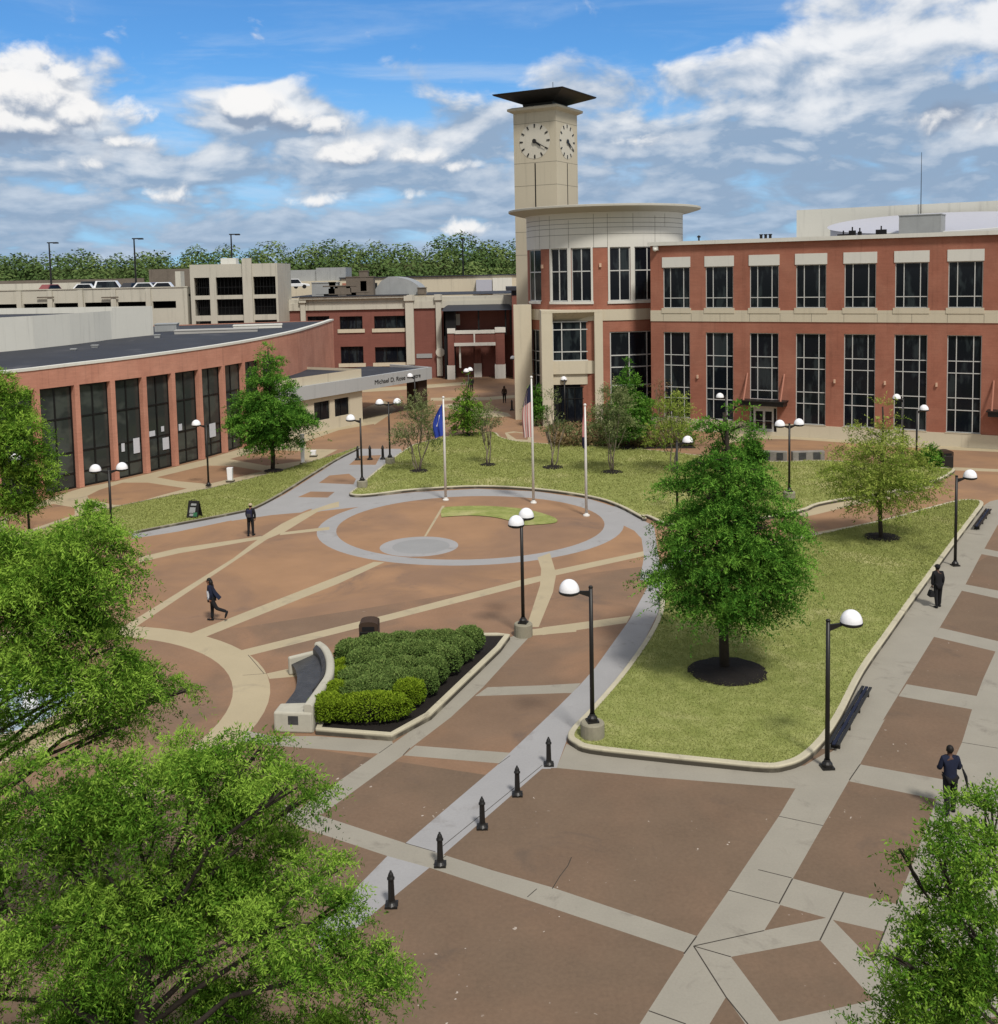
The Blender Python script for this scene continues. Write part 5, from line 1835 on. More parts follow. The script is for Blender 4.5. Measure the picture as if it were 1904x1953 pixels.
tag(mb.build('radio_mast', 'dark_frame'), 'thin dark mast rising over the far woodland', 'mast')


def make_car(x, y, z, rz, paint, lab, L=4.6, H=1.48, suv=False):
    t = empty('parked_car', (x, y, z), lab, 'car', 'cars parked on the garage deck', 0)
    mb = MB()
    W = .9
    hb = .86 if not suv else .98
    prof = [(-L / 2, .35), (-L / 2, hb - .12), (-L / 2 + .15, hb), (L / 2 - 1.1, hb), (L / 2 - .1, hb - .14), (L / 2, .5), (L / 2, .35)]
    rf = [(-L / 2 + (.15 if suv else .6), hb), (-L / 2 + (.45 if suv else 1.25), H), (L * .12, H), (L / 2 - 1.25, hb)]
    m_ = Matrix.Rotation(rz, 3, 'Z')

    def ex(pr, w0, w1=None, nm='body', mt=paint, par=t, top=None):
        b_ = MB()
        w1 = w1 or w0
        a = [(u, -(w0 if v < hb + .01 else w1), v) for u, v in pr]
        c = [(u, (w0 if v < hb + .01 else w1), v) for u, v in pr]
        k = len(pr)
        b_.add([Vector((x, y, z)) + m_ @ Vector(q) for q in a + c], [tuple(range(k)), tuple(range(2 * k - 1, k - 1, -1))] + [(i, (i + 1) % k, k + (i + 1) % k, k + i) for i in range(k)])
        return b_.build(nm, mt, par, bevel=.05 if nm == 'body' else 0)
    ex(prof, W)
    ex(rf, W * .93, W * .74, 'cabin')
    rw = [(u * .9 + .02, v * .98 + .012 if v < hb + .1 else v - .09) for u, v in rf]
    ex(rw, W * .935, W * .785, 'window', 'glass')
    for sx in (-1, 1):
        for sy in (-1, 1):
            b_ = MB()
            c = Vector((x, y, z)) + m_ @ Vector((sx * L * .31, sy * W * .9, .33))
            dd = m_ @ Vector((0, .11, 0))
            b_.tube([c - dd, c + dd], .33, 14)
            b_.build('wheel', 'black', t)
        b_ = MB()
        for sy in (-1, 1):
            b_.box(Vector((x, y, z)) + m_ @ Vector((sx * (L / 2 - .02), sy * .62, hb - .22)), (.08, .3, .12), rz)
        b_.build('lamp', 'frame' if sx > 0 else 'car_red', t)


for x, yb, Y, rz, pt_, lab, suv in ((485, 372, 147, .2, 'car_white', 'white saloon behind the garage parapet, left of the white truck', False), (630, 366, 149, .15, 'car_white', 'tall white sport utility car in the middle of the garage deck', True), (742, 366, 149, 1.3, 'car_dark', 'dark car between the white one and the violet grey one', False),
                                   (868, 356, 151, .3, 'car_blue', 'violet grey car with rounded roof on the garage deck', False), (820, 372, 145.5, .2, 'car_white', 'low white saloon tucked before the violet grey car', False), (290, 368, 150, 1.2, 'car_red', 'dull red car near the ramp wall on the garage deck', False), (930, 366, 146, .1, 'car_white', 'white saloon furthest right, next to the stair tower', False),
                                   (545, 362, 156, .1, 'car_dark', 'dark car half hidden between the two tall white ones', True)):
    a = at('K', x, yb, Y)
    make_car(a.x, Y, 12.31, rz, pt_, lab, 4.7 if not suv else 5.0, 1.6 if not suv else 1.95, suv)
for x in (90, 150):
    a = at('M', x, 430, 170)
    make_car(a.x, 172, 12.4, .2, 'car_white', 'white car on the upper deck right of the stair tower' if x == 90 else 'second white car on the upper deck, before the grey roof storey', 4.7, 1.6)

# ------------------------------------------------------------------ foliage


def unit(a):
    return a / np.maximum(np.linalg.norm(a, axis=-1, keepdims=True), 1e-9)


def rdir(k):
    return unit(rng.normal(size=(k, 3)))


def leaf_object(name, mat, parent, p, ax, side, ln, wd, tint, fold=None):
    """Every row is one leaf: a kite-shaped quad."""
    off = np.array(root_of(parent).location) if parent else np.zeros(3)
    k = len(p)
    p = p - off
    l_, w_ = ln[:, None], wd[:, None]
    v = np.empty((k, 4, 3))
    v[:, 0] = p
    v[:, 1] = p + ax * l_ * .45 + side * w_ * .5
    v[:, 2] = p + ax * l_
    v[:, 3] = p + ax * l_ * .45 - side * w_ * .5
    me = bpy.data.meshes.new(name)
    me.vertices.add(4 * k)
    me.vertices.foreach_set('co', v.reshape(-1).astype(np.float32))
    me.loops.add(4 * k)
    me.loops.foreach_set('vertex_index', np.arange(4 * k, dtype=np.int32))
    me.polygons.add(k)
    me.polygons.foreach_set('loop_start', np.arange(0, 4 * k, 4, dtype=np.int32))
    at_ = me.attributes.new('tint', 'FLOAT', 'FACE')
    at_.data.foreach_set('value', np.clip(tint, 0, 1).astype(np.float32))
    me.materials.append(M[mat])
    me.update()
    o = bpy.data.objects.new(name, me)
    COL.objects.link(o)
    o.parent = parent
    return o


def sprays(boughs, axis, dens, m, tl, ll, lw, droop, up=.25, shell=.55, tint0=.36, clump=9, tight=.36, flatc=.42):
    """boughs: rows x y z r rz; twigs fill each bough, leaflets sit along each twig."""
    Ps, As, Ss, Ts = [], [], [], []
    b = np.array(boughs, float)
    zmin, zmax = (b[:, 2] - b[:, 4]).min(), (b[:, 2] + b[:, 4]).max()
    for x, y, z, r, rz in b:
        k = max(4, int(dens * r * (r + rz) / 2))
        nc = max(3, int(clump * rng.uniform(.8, 1.2)))
        cd_ = unit(rng.normal(size=(nc, 3)) + np.array([0, 0, .25]))
        cr_ = rng.uniform(.45, 1.05, (nc, 1))
        ci = rng.integers(0, nc, k)
        ctint = rng.normal(size=nc) * .10
        loc_ = rng.normal(size=(k, 3)) * np.array([1, 1, flatc]) * tight
        d = cd_[ci] * cr_[ci] + loc_
        rad = np.linalg.norm(d, axis=1, keepdims=True)
        o = np.array([x, y, z]) + d * np.array([r, r, rz]) * .86
        o[:, 2] -= .22 * r * (loc_[:, 0] ** 2 + loc_[:, 1] ** 2) / tight
        d = d / np.maximum(rad, 1e-6)
        outw = unit(np.array([x - axis[0], y - axis[1], 0.]) + 1e-6)
        dd = unit(d * .9 + outw * .7 + np.array([0, 0, up]) + rdir(k) * .55)
        t = rng.random((k, m))
        dist = (t * tl * (.6 + .8 * rng.random((k, 1))))[..., None]
        q = o[:, None, :] + dd[:, None, :] * dist
        q[..., 2] -= droop * (dist[..., 0] ** 1.5) / tl ** .5
        q += rng.normal(size=q.shape) * tl * .04
        tang = dd[:, None, :] - np.array([0, 0, 1.]) * droop * (dist / tl) * 1.2
        tang = unit(tang)
        sd = unit(np.cross(tang, rdir(k)[:, None, :]))
        sgn = np.where(rng.random((k, m, 1)) < .5, 1., -1.)
        ax = unit(tang * .55 + sd * sgn * .8 + rng.normal(size=q.shape) * .28)
        nrm = unit(rng.normal(size=q.shape) * .75 + np.array([0, 0, .85]))
        side = unit(np.cross(ax, nrm))
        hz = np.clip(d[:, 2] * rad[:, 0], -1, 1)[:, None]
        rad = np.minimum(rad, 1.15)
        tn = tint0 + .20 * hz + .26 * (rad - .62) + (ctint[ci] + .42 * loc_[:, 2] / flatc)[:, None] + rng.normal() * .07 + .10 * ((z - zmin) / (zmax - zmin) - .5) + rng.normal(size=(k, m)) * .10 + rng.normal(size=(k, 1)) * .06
        Ps.append(q.reshape(-1, 3))
        As.append(ax.reshape(-1, 3))
        Ss.append(side.reshape(-1, 3))
        Ts.append(tn.reshape(-1))
    p, a, s, t = map(np.concatenate, (Ps, As, Ss, Ts))
    k = len(p)
    return p, a, s, ll * (.45 + 1.05 * rng.random(k)), lw * (.7 + .6 * rng.random(k)), t


def limb(mb, a, b, r0, r1, sag=.0, k=5, wob=.06):
    a, b = Vector(a), Vector(b)
    L = (b - a).length
    pts, rs = [], []
    for i in range(k + 1):
        t = i / k
        p = a.lerp(b, t)
        p.z += sag * math.sin(t * PI) * L
        if 0 < i < k:
            p += Vector((random.uniform(-1, 1), random.uniform(-1, 1), random.uniform(-.5, .5))) * wob * L
        pts.append(p)
        rs.append(r0 + (r1 - r0) * t)
    mb.tube(pts, rs, 7)
    return pts


def tree(name, base, label, boughs, mat, trunk_top, tr, bark='bark', group=None, stems=1, limbs=.8, cat='tree', **kw):
    t = empty(name, base, label, cat, group)
    mb = MB()
    bx, by, bz_ = base
    if stems == 1:
        limb(mb, (bx, by, bz_ - .1), trunk_top, tr, tr * .35, 0, 7, .012)
        mb.tube([(bx, by, bz_ - .1), (bx, by, bz_ + .12)], [tr * 1.55, tr * 1.02], 10)
        for x, y, z, r, rz in boughs:
            if random.random() > limbs:
                continue
            zz = max(bz_ + (trunk_top[2] - bz_) * .18, min(z - .5 * math.hypot(x - bx, y - by), trunk_top[2] * .97))
            f = (zz - bz_) / max(trunk_top[2] - bz_, .1)
            a = Vector((bx, by, bz_)).lerp(Vector(trunk_top), min(f, 1))
            pts = limb(mb, a, (x, y, z), tr * .38 * (1.1 - f * .7), tr * .1, .05, 4, .04)
            for _ in range(3):
                d = Vector(rdir(1)[0])
                limb(mb, pts[-2], Vector((x, y, z)) + Vector((d.x * r, d.y * r, abs(d.z) * rz * .7)) * .75, tr * .12, tr * .04, .03, 3, .05)
    else:
        for i in range(stems):
            a = 2 * PI * i / stems + random.random()
            x, y, z, r, rz = boughs[i % len(boughs)]
            limb(mb, (bx + .10 * math.cos(a), by + .10 * math.sin(a), bz_ - .05), (x, y, z + rz * .3), tr, tr * .35, .0, 5, .035)
        for x, y, z, r, rz in boughs:
            limb(mb, (bx + (x - bx) * .4, by + (y - by) * .4, bz_ + (z - bz_) * .5), (x, y, z), tr * .5, tr * .2, .02, 4, .05)
    mb.build('trunk', bark, t, True)
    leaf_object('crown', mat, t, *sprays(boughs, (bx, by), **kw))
    return t


def tiered(bx, by, prof, step, n0=6, fill=.62, flat_=.55, jit=.12):
    out = []
    z = prof[0][0]
    k = 0
    while z < prof[-1][0]:
        for (za, ra), (zb, rb_) in zip(prof, prof[1:]):
            if za <= z <= zb:
                R_ = ra + (rb_ - ra) * (z - za) / (zb - za)
        nb = max(1, int(round(n0 * R_ / prof[2][1])))
        ph0 = random.random() * 6
        for i in range(nb):
            a = ph0 + 2 * PI * i / nb + random.uniform(-.25, .25)
            rr = R_ * fill * random.uniform(.8, 1.15)
            br = max(.22, R_ * (.46 if nb > 1 else .8) * random.uniform(.8, 1.15))
            out.append((bx + rr * math.cos(a) * (nb > 1), by + rr * math.sin(a) * (nb > 1), z + random.uniform(-jit, jit) * 2 - .12 * rr, br, br * flat_))
        if nb > 2:
            out.append((bx, by, z, R_ * .4, R_ * .3))
        z += step * (1 if R_ > 1 else .75)
        k += 1
    return out


# big tree on the lawn, tree before the left building, airy tree on the right of the lawn
p = g('D', 1383, 1285)
tree('lawn_tree', (p.x, p.y, .15), 'large dense layered green tree in the middle of the big lawn', tiered(p.x, p.y, [(2.65, 1.4), (3.0, 2.0), (3.7, 2.3), (4.6, 2.2), (5.6, 2.05), (6.4, 1.8), (7.2, 1.45), (8.2, 1.1), (9.0, .75), (9.5, .35)], .74, 8, .74, .32, .2), 'lf_cypress', (p.x, p.y, 9.2), .19, cat='tree', dens=370, m=14, tl=.46, ll=.105, lw=.036, droop=.6, tint0=.50, clump=7, tight=.34, flatc=.3)
p = g('D', 520, 901)
tree('lawn_tree', (p.x, p.y, .13), 'dense pyramidal green tree on the left lawn before the brick columns', tiered(p.x, p.y, [(2.7, 1.9), (3.3, 2.8), (4.4, 2.9), (5.4, 2.2), (6.6, 1.6), (7.2, 1.3), (8.6, .9), (9.3, .3)], .95, 7, .72, .45, .2), 'lf_cypress', (p.x, p.y, 8.8), .17, dens=270, m=12, tl=.5, ll=.16, lw=.055, droop=.4, tint0=.52)
p = g('D', 1681, 1034)
tree('lawn_tree', (p.x, p.y, .15), 'airy yellow green tree near the far end of the big lawn', tiered(p.x, p.y, [(2.6, 1.8), (3.1, 2.5), (3.8, 2.6), (4.6, 2.1), (5.6, 1.3), (6.6, .7), (7.4, .25)], .78, 7, .68, .4), 'lf_yellow', (p.x, p.y, 7.0), .12, dens=150, m=12, tl=.62, ll=.135, lw=.042, droop=.35, tint0=.52, limbs=.5, clump=6)
# multi-stem ornamentals and small trees on the rear lawn
SM = [(('D', 799, 903), 5.85, 1.75, 2, 'lf_myrtle', 4, 'multi stemmed crape myrtle at the left of the rear lawn beside the blue flag', 1.), (('D', 931, 891), 4.75, 1.15, 2, 'lf_myrtle', 3, 'smallest thin crape myrtle on the rear lawn, second from the left', .8),
      (('D', 1055, 896), 6.0, 1.15, 2, 'lf_myrtle', 3, 'narrow upright crape myrtle just right of the tall flagpole', .8), (('D', 1168, 905), 6.4, 2.0, 2, 'lf_myrtle', 4, 'broad grey green crape myrtle right of the right flagpole', 1.25),
      (('D', 1199, 859), 7.5, 1.9, 1, 'lf_cypress', 1, 'pointed fresh green tree against the rotunda brick', 1.1), (('D', 892, 834), 5.2, 1.7, 1, 'lf_near', 1, 'light green small tree at the upper edge of the rear lawn', .5),
      (('D', 1285, 905), 5.6, 2.1, 2, 'lf_yellow', 3, 'pale feathery young tree left of the big lawn tree crown', .7), (('E', 515, 540), 2.9, .95, 1, 'lf_cypress', 1, 'small bushy evergreen beside the low stone seat wall', 1.2),
      (('R', 195, 1560), 4.2, 1.1, 1, 'lf_cypress', 1, 'slim evergreen close against the rotunda window by the striped flag', 1.), (('E', 1520, 530), 1.6, .8, 1, 'lf_cypress', 1, 'low round evergreen by the dark bin on the right', 1.2),
      (('R', 1060, 1600), 4.6, 1.2, 2, 'lf_bed', 3, 'thin reddish brown young tree before the first tall window', .45)]
for b, h, r, kind, lf, st_, lab, dn in SM:
    p = g(*b)
    bz_ = .14
    if kind == 2:
        bo = []
        for i in range(11 if r > 1.3 else 8):
            a = 2 * PI * i / 5 + random.uniform(-.4, .4)
            f = random.uniform(.2, .8)
            z = bz_ + h * random.uniform(.38, .86)
            taper = 1 - abs(z / h - .55) * .9
            bo.append((p.x + r * f * taper * math.cos(a), p.y + r * f * taper * math.sin(a), z, r * random.uniform(.32, .48), r * random.uniform(.35, .55)))
        bo.append((p.x, p.y, bz_ + h * .88, r * .35, r * .45))
        tree('crape_myrtle', (p.x, p.y, bz_), lab, bo, lf, (p.x, p.y, h), .055, 'bark_pale', 'ornamental trees around the rear lawn', st_, dens=135 * dn, m=10, tl=.45, ll=.13, lw=.045, droop=.1, up=.5, tint0=.46)
    else:
        tree('small_tree', (p.x, p.y, bz_), lab, tiered(p.x, p.y, [(h * .2, r * .7), (h * .3, r), (h * .45, r * .9), (h * .65, r * .6), (h * .85, r * .3), (h, .1)], h * .1, 6), lf, (p.x, p.y, h * .92), .08, 'bark', 'ornamental trees around the rear lawn', dens=200 * dn, m=10, tl=.4, ll=.16, lw=.06, droop=.25, tint0=.42)
# foreground trees, seen from above


def pxboughs(v, rows, Y0, dY, sq_=.85):
    out = []
    s_ = VIEW[v][2] * 1.5462 if v != 'D' else 1.
    for x, y, r in rows:
        Y = Y0 + random.uniform(-dY, dY)
        c = at(v, x, y, Y)
        rr = r / s_ * Y / F_
        out.append((c.x, c.y, c.z, rr, rr * sq_))
    return out


T1 = [(160, 985, 26), (150, 1015, 42), (195, 1040, 42), (232, 1065, 26), (110, 1035, 50), (60, 1065, 45), (15, 1080, 60), (180, 1085, 45), (120, 1100, 65), (55, 1130, 70), (205, 1120, 28), (150, 1155, 50), (90, 1185, 70), (20, 1180, 75), (165, 1205, 48), (215, 1235, 40), (130, 1250, 62), (60, 1265, 62),
      (255, 1275, 40), (300, 1298, 30), (335, 1312, 20), (355, 1318, 10), (205, 1290, 48), (150, 1315, 40), (10, 1285, 60), (260, 1325, 32), (225, 1350, 32), (180, 1365, 28), (235, 1385, 22), (205, 1400, 24), (5, 1390, 36), (60, 1330, 26), (-70, 1150, 110), (-90, 1330, 90), (-60, 1030, 70)]
T2 = [(40, 1500, 70), (190, 1480, 55), (350, 1440, 45), (430, 1440, 40), (60, 1610, 110), (180, 1560, 95), (290, 1530, 95), (390, 1500, 70), (470, 1450, 48), (500, 1425, 28), (550, 1500, 45), (595, 1518, 28), (470, 1545, 70), (250, 1650, 120), (390, 1630, 110), (510, 1640, 75), (590, 1650, 42), (645, 1660, 26), (100, 1770, 130),
      (260, 1790, 130), (420, 1770, 115), (545, 1760, 85), (625, 1740, 48), (665, 1725, 24), (640, 1830, 62), (700, 1850, 52), (745, 1855, 28), (690, 1900, 40), (120, 1910, 130), (300, 1920, 130), (470, 1900, 120), (600, 1920, 80), (200, 2050, 150), (450, 2050, 140), (650, 2010, 70), (-80, 1700, 130), (-60, 1880, 140),
      (330, 1480, 50), (260, 1470, 40), (120, 1500, 60), (420, 1570, 60)]
T3 = [(1680, 560, 85), (1620, 520, 45), (1800, 480, 95), (1870, 410, 60), (1720, 700, 115), (1850, 640, 120), (1600, 690, 55), (1720, 880, 105), (1850, 850, 130), (1620, 1060, 120), (1760, 1060, 150), (1880, 1050, 120), (1490, 1050, 60), (1520, 1240, 135), (1700, 1280, 160), (1870, 1280, 140), (1390, 1235, 55), (1330, 1215, 30),
      (1490, 1430, 140), (1650, 1460, 170), (1850, 1470, 150), (1370, 1400, 50), (1320, 1550, 70), (1200, 1565, 40), (1450, 1620, 150), (1700, 1650, 160), (1480, 690, 40), (1400, 665, 22), (1440, 750, 30), (1390, 960, 32), (1820, 330, 22), (1580, 900, 60)]
random.seed(21)
c = at('D', 20, 1500, 20.5)
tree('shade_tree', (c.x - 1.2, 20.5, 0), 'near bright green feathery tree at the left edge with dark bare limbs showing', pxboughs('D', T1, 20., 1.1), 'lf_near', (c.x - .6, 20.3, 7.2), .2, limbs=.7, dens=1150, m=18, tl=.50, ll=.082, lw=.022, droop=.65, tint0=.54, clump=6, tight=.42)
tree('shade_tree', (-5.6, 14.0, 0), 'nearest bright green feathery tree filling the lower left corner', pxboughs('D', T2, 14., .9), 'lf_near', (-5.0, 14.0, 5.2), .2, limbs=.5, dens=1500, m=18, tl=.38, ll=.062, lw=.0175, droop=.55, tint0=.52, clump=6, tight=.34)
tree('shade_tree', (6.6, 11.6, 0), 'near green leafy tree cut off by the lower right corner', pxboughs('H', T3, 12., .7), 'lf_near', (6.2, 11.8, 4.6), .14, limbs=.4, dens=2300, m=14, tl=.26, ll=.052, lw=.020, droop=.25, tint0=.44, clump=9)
T0 = [(10, 770, 48), (-20, 740, 50), (35, 825, 48), (60, 880, 38), (10, 850, 55), (20, 925, 48), (75, 930, 28), (-40, 900, 70), (10, 975, 30), (85, 895, 16), (45, 960, 26), (-60, 800, 60)]
c = at('D', -10, 1000, 51)
tree('shade_tree', (c.x, 51, 0), 'yellow green tree at the left edge before the dark window bays', pxboughs('D', T0, 51, 1.2), 'lf_near', (c.x, 51, 6.5), .16, dens=420, m=12, tl=.5, ll=.14, lw=.045, droop=.35, tint0=.56)

# clipped shrubs in the planter


def shrub_proto(name, lf, rx, ry, rz, seed, dens):
    r_ = np.random.default_rng(seed)
    t = empty(name, (0, 0, 0))
    mb = MB()
    mb.ball((0, 0, rz * .55), (rx * .74, ry * .74, rz * .42), 14, 9)
    mb.build('stems', 'mulch', t, True)
    k = dens
    d = unit(r_.normal(size=(k, 3)) + np.array([0, 0, .25]))
    d[:, 2] = np.where(d[:, 2] < -.45, -d[:, 2], d[:, 2])
    lump = 1 + .07 * np.sin(d[:, 0] * 7 + seed) * np.sin(d[:, 1] * 8) + .05 * np.sin(d[:, 2] * 11 + 2)
    e = np.sign(d) * np.abs(d) ** .8
    p = e * np.array([rx, ry, rz * .62]) * (lump * (.86 + .16 * r_.random(k)))[:, None] + np.array([0, 0, rz * .58])
    ax = unit(d * .8 + r_.normal(size=(k, 3)) * .6)
    side = unit(np.cross(ax, unit(d + r_.normal(size=(k, 3)) * .6)))
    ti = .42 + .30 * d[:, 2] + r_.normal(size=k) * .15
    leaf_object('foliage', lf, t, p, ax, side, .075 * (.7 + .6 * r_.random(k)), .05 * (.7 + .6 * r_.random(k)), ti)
    return t


SH = {'d': shrub_proto('boxwood_shrub', 'lf_box', .62, .62, .76, 1, 6500), 'r': shrub_proto('boxwood_shrub', 'lf_box', .52, .52, .78, 2, 5500), 'y': shrub_proto('boxwood_shrub', 'lf_boxl', .54, .54, .72, 3, 5500), 'h': shrub_proto('boxwood_hedge', 'lf_boxl', 1.25, .5, .74, 4, 9000)}
usedp = set()
ROW = [('r', 1300, 372, 1.0, 'round olive shrub at the far right tip of the planter'), ('r', 1245, 425, .95, 'round shrub second from the far tip of the planter row'), ('r', 1168, 490, 1.02, 'round shrub in the middle of the right planter row'), ('r', 1090, 545, .98, 'round shrub fourth along the right planter row'), ('r', 1045, 605, .92, 'round shrub just behind the frontmost round one'), ('y', 965, 660, .9, 'frontmost round yellow green shrub of the right planter row'),
       ('h', 745, 745, 1.0, 'clipped bright yellow green hedge block at the planter front'), ('y', 505, 745, 1.0, 'bright green shrub at the front left corner by the bench'), ('y', 555, 660, .9, 'bright green shrub behind the corner one along the bench'), ('y', 590, 570, .8, 'small yellow green shrub beside the middle of the bench back'), ('y', 590, 505, .75, 'yellow green shrub by the far end of the bench back'),
       ('d', 650, 455, 1.0, ''), ('d', 780, 405, 1.0, ''), ('d', 920, 395, 1.0, ''), ('d', 1060, 385, 1.0, ''), ('d', 1165, 378, .9, ''), ('d', 720, 515, 1.05, ''), ('d', 860, 470, 1.05, ''), ('d', 990, 455, 1.0, ''), ('d', 1100, 445, .95, ''), ('d', 680, 600, 1.0, ''), ('d', 810, 560, 1.05, ''), ('d', 930, 535, 1.0, ''), ('d', 760, 650, 1.0, ''), ('d', 880, 610, 1.0, ''), ('d', 660, 660, .9, '')]
for k, x, y, sc, lab in ROW:
    p = g('A', x, y, .5)
    o = SH[k] if k not in usedp else copy_tree(SH[k])
    usedp.add(k)
    o.location = (p.x, p.y, .12)
    o.rotation_euler = (0, 0, random.uniform(0, 6) if k != 'h' else .06)
    o.scale = (sc, sc, sc * random.uniform(.9, 1.08))
    tag(o, lab or 'dark green clipped shrub in the merged mass at the heart of the planter', 'shrub', 'clipped shrubs in the planter' if lab else 'merged dark shrubs in the planter')
# ground cover beds by the rotunda


def bed(name, lab, polys, k, mat, hgt, ll):
    P_ = []
    for (x0, x1, y0, y1), f in polys:
        kk = int(k * f)
        P_.append(np.stack([x0 + (x1 - x0) * rng.random(kk), y0 + (y1 - y0) * rng.random(kk), hgt * rng.random(kk) ** 1.5], 1))
    p = np.concatenate(P_)
    p[:, 2] *= .5 + .8 * (np.sin(p[:, 0] * 1.7) * np.sin(p[:, 1] * 1.9 + p[:, 0]) * .5 + .5)
    ax = unit(rdir(len(p)) + np.array([0, 0, .6]))
    sd2 = unit(np.cross(ax, rdir(len(p))))
    t_ = .4 + .4 * p[:, 2] / hgt - .1 + rng.normal(size=len(p)) * .18
    return tag(leaf_object(name, mat, None, p, ax, sd2, ll * (.6 + .8 * rng.random(len(p))), ll * .5 * (.6 + .8 * rng.random(len(p))), t_), lab, kind='stuff')


bed('ground_cover', None, (((4.2, 13, 84, 93.5), 1.), ((13, 15.5, 84, 91), .2)), 16000, 'lf_bed', .9, .26)
bed('undergrowth', None, (((5.5, 15.5, 84, 92.5), 1.),), 3200, 'lf_myrtle', 1.1, .28)
mb = MB()
mb.add([(4, 93.6, .03), (4, 83.9, .03), (15.5, 83.2, .03), (15.5, 91, .03), (13, 93.6, .03)], [tuple(range(5))])
tag(mb.build('planting_bed', 'mulch'), kind='structure')
# far woodland: one mass of crowns
cs = []
for x in np.arange(-330, 110, 7.5):
    for row, (Y, hh) in enumerate(((238, 15.5), (262, 19.6), (292, 22.2))):
        h_ = hh + .8 * math.sin(x * .05 + row * 2) + random.uniform(-1.2, 1.2) + (1.6 if -16 < x < 6 and row == 2 else 0) - (7 if x > 12 else 0)
        cs.append((x + random.uniform(-3, 3), Y + random.uniform(-8, 8), h_, random.uniform(5.2, 7.2)))
cs = np.array(cs)
kk = 2300
d = unit(rng.normal(size=(len(cs), kk, 3)) + np.array([0, -.25, .15]))
p = cs[:, None, :3] * np.array([1, 1, 0]) + np.stack([np.zeros((len(cs), kk))] * 2 + [np.repeat(cs[:, 2:3], kk, 1) - np.repeat(cs[:, 3:4], kk, 1) * 1.25], -1) + d * (np.repeat(cs[:, 3:4], kk, 1) * (.72 + .34 * rng.random((len(cs), kk))))[..., None] * np.array([1, 1, 1.35])
lo = rng.random((len(cs), kk)) < .28
p[..., 2] = np.where(lo, p[..., 2] * rng.random((len(cs), kk)), p[..., 2])
p = np.maximum(p.reshape(-1, 3), [-1e9, -1e9, .3])
nr_ = unit(d.reshape(-1, 3) + rng.normal(size=p.shape) * .38 + np.array([0, 0, .25]))
ax = unit(np.cross(nr_, rdir(len(p))))
sd2 = unit(np.cross(nr_, ax))
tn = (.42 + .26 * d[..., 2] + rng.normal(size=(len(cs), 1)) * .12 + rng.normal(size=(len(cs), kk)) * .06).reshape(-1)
tag(leaf_object('woodland', 'lf_wood', None, p, ax, sd2, .75 * (.5 + 1. * rng.random(len(p))), .62 * (.6 + .8 * rng.random(len(p))), tn), kind='stuff')
mb = MB()
mb.quad((-330, 268, 0), (330, 268, 0), (330, 268, 17.5), (-330, 268, 17.5))  # flat upright sheet added as the shade between the far crowns
tag(mb.build('woodland_shade', 'earth'), kind='stuff')

# ------------------------------------------------------------------ people


def skinned(nodes, edges, levels=2, extra=None):
    """Grow one continuous surface over a skeleton: nodes = list of (point, radius or (rx, ry))."""
    me = bpy.data.meshes.new('skeleton')
    me.from_pydata([n_[0] for n_ in nodes], edges, [])
    ob = bpy.data.objects.new('skeleton', me)
    COL.objects.link(ob)
    ob.modifiers.new('Skin', 'SKIN')
    for i, n_ in enumerate(nodes):
        r = n_[1]
        me.skin_vertices[0].data[i].radius = r if hasattr(r, '__len__') else (r, r)
        me.skin_vertices[0].data[i].use_root = (i == 0)
    sb_ = ob.modifiers.new('Sub', 'SUBSURF')
    sb_.levels = sb_.render_levels = levels
    dg_ = bpy.context.evaluated_depsgraph_get()
    out = bpy.data.meshes.new_from_object(ob.evaluated_get(dg_))
    mb = MB()
    mb.v = [v.co.copy() for v in out.vertices]
    mb.f = [list(p_.vertices) for p_ in out.polygons]
    bpy.data.objects.remove(ob)
    return mb


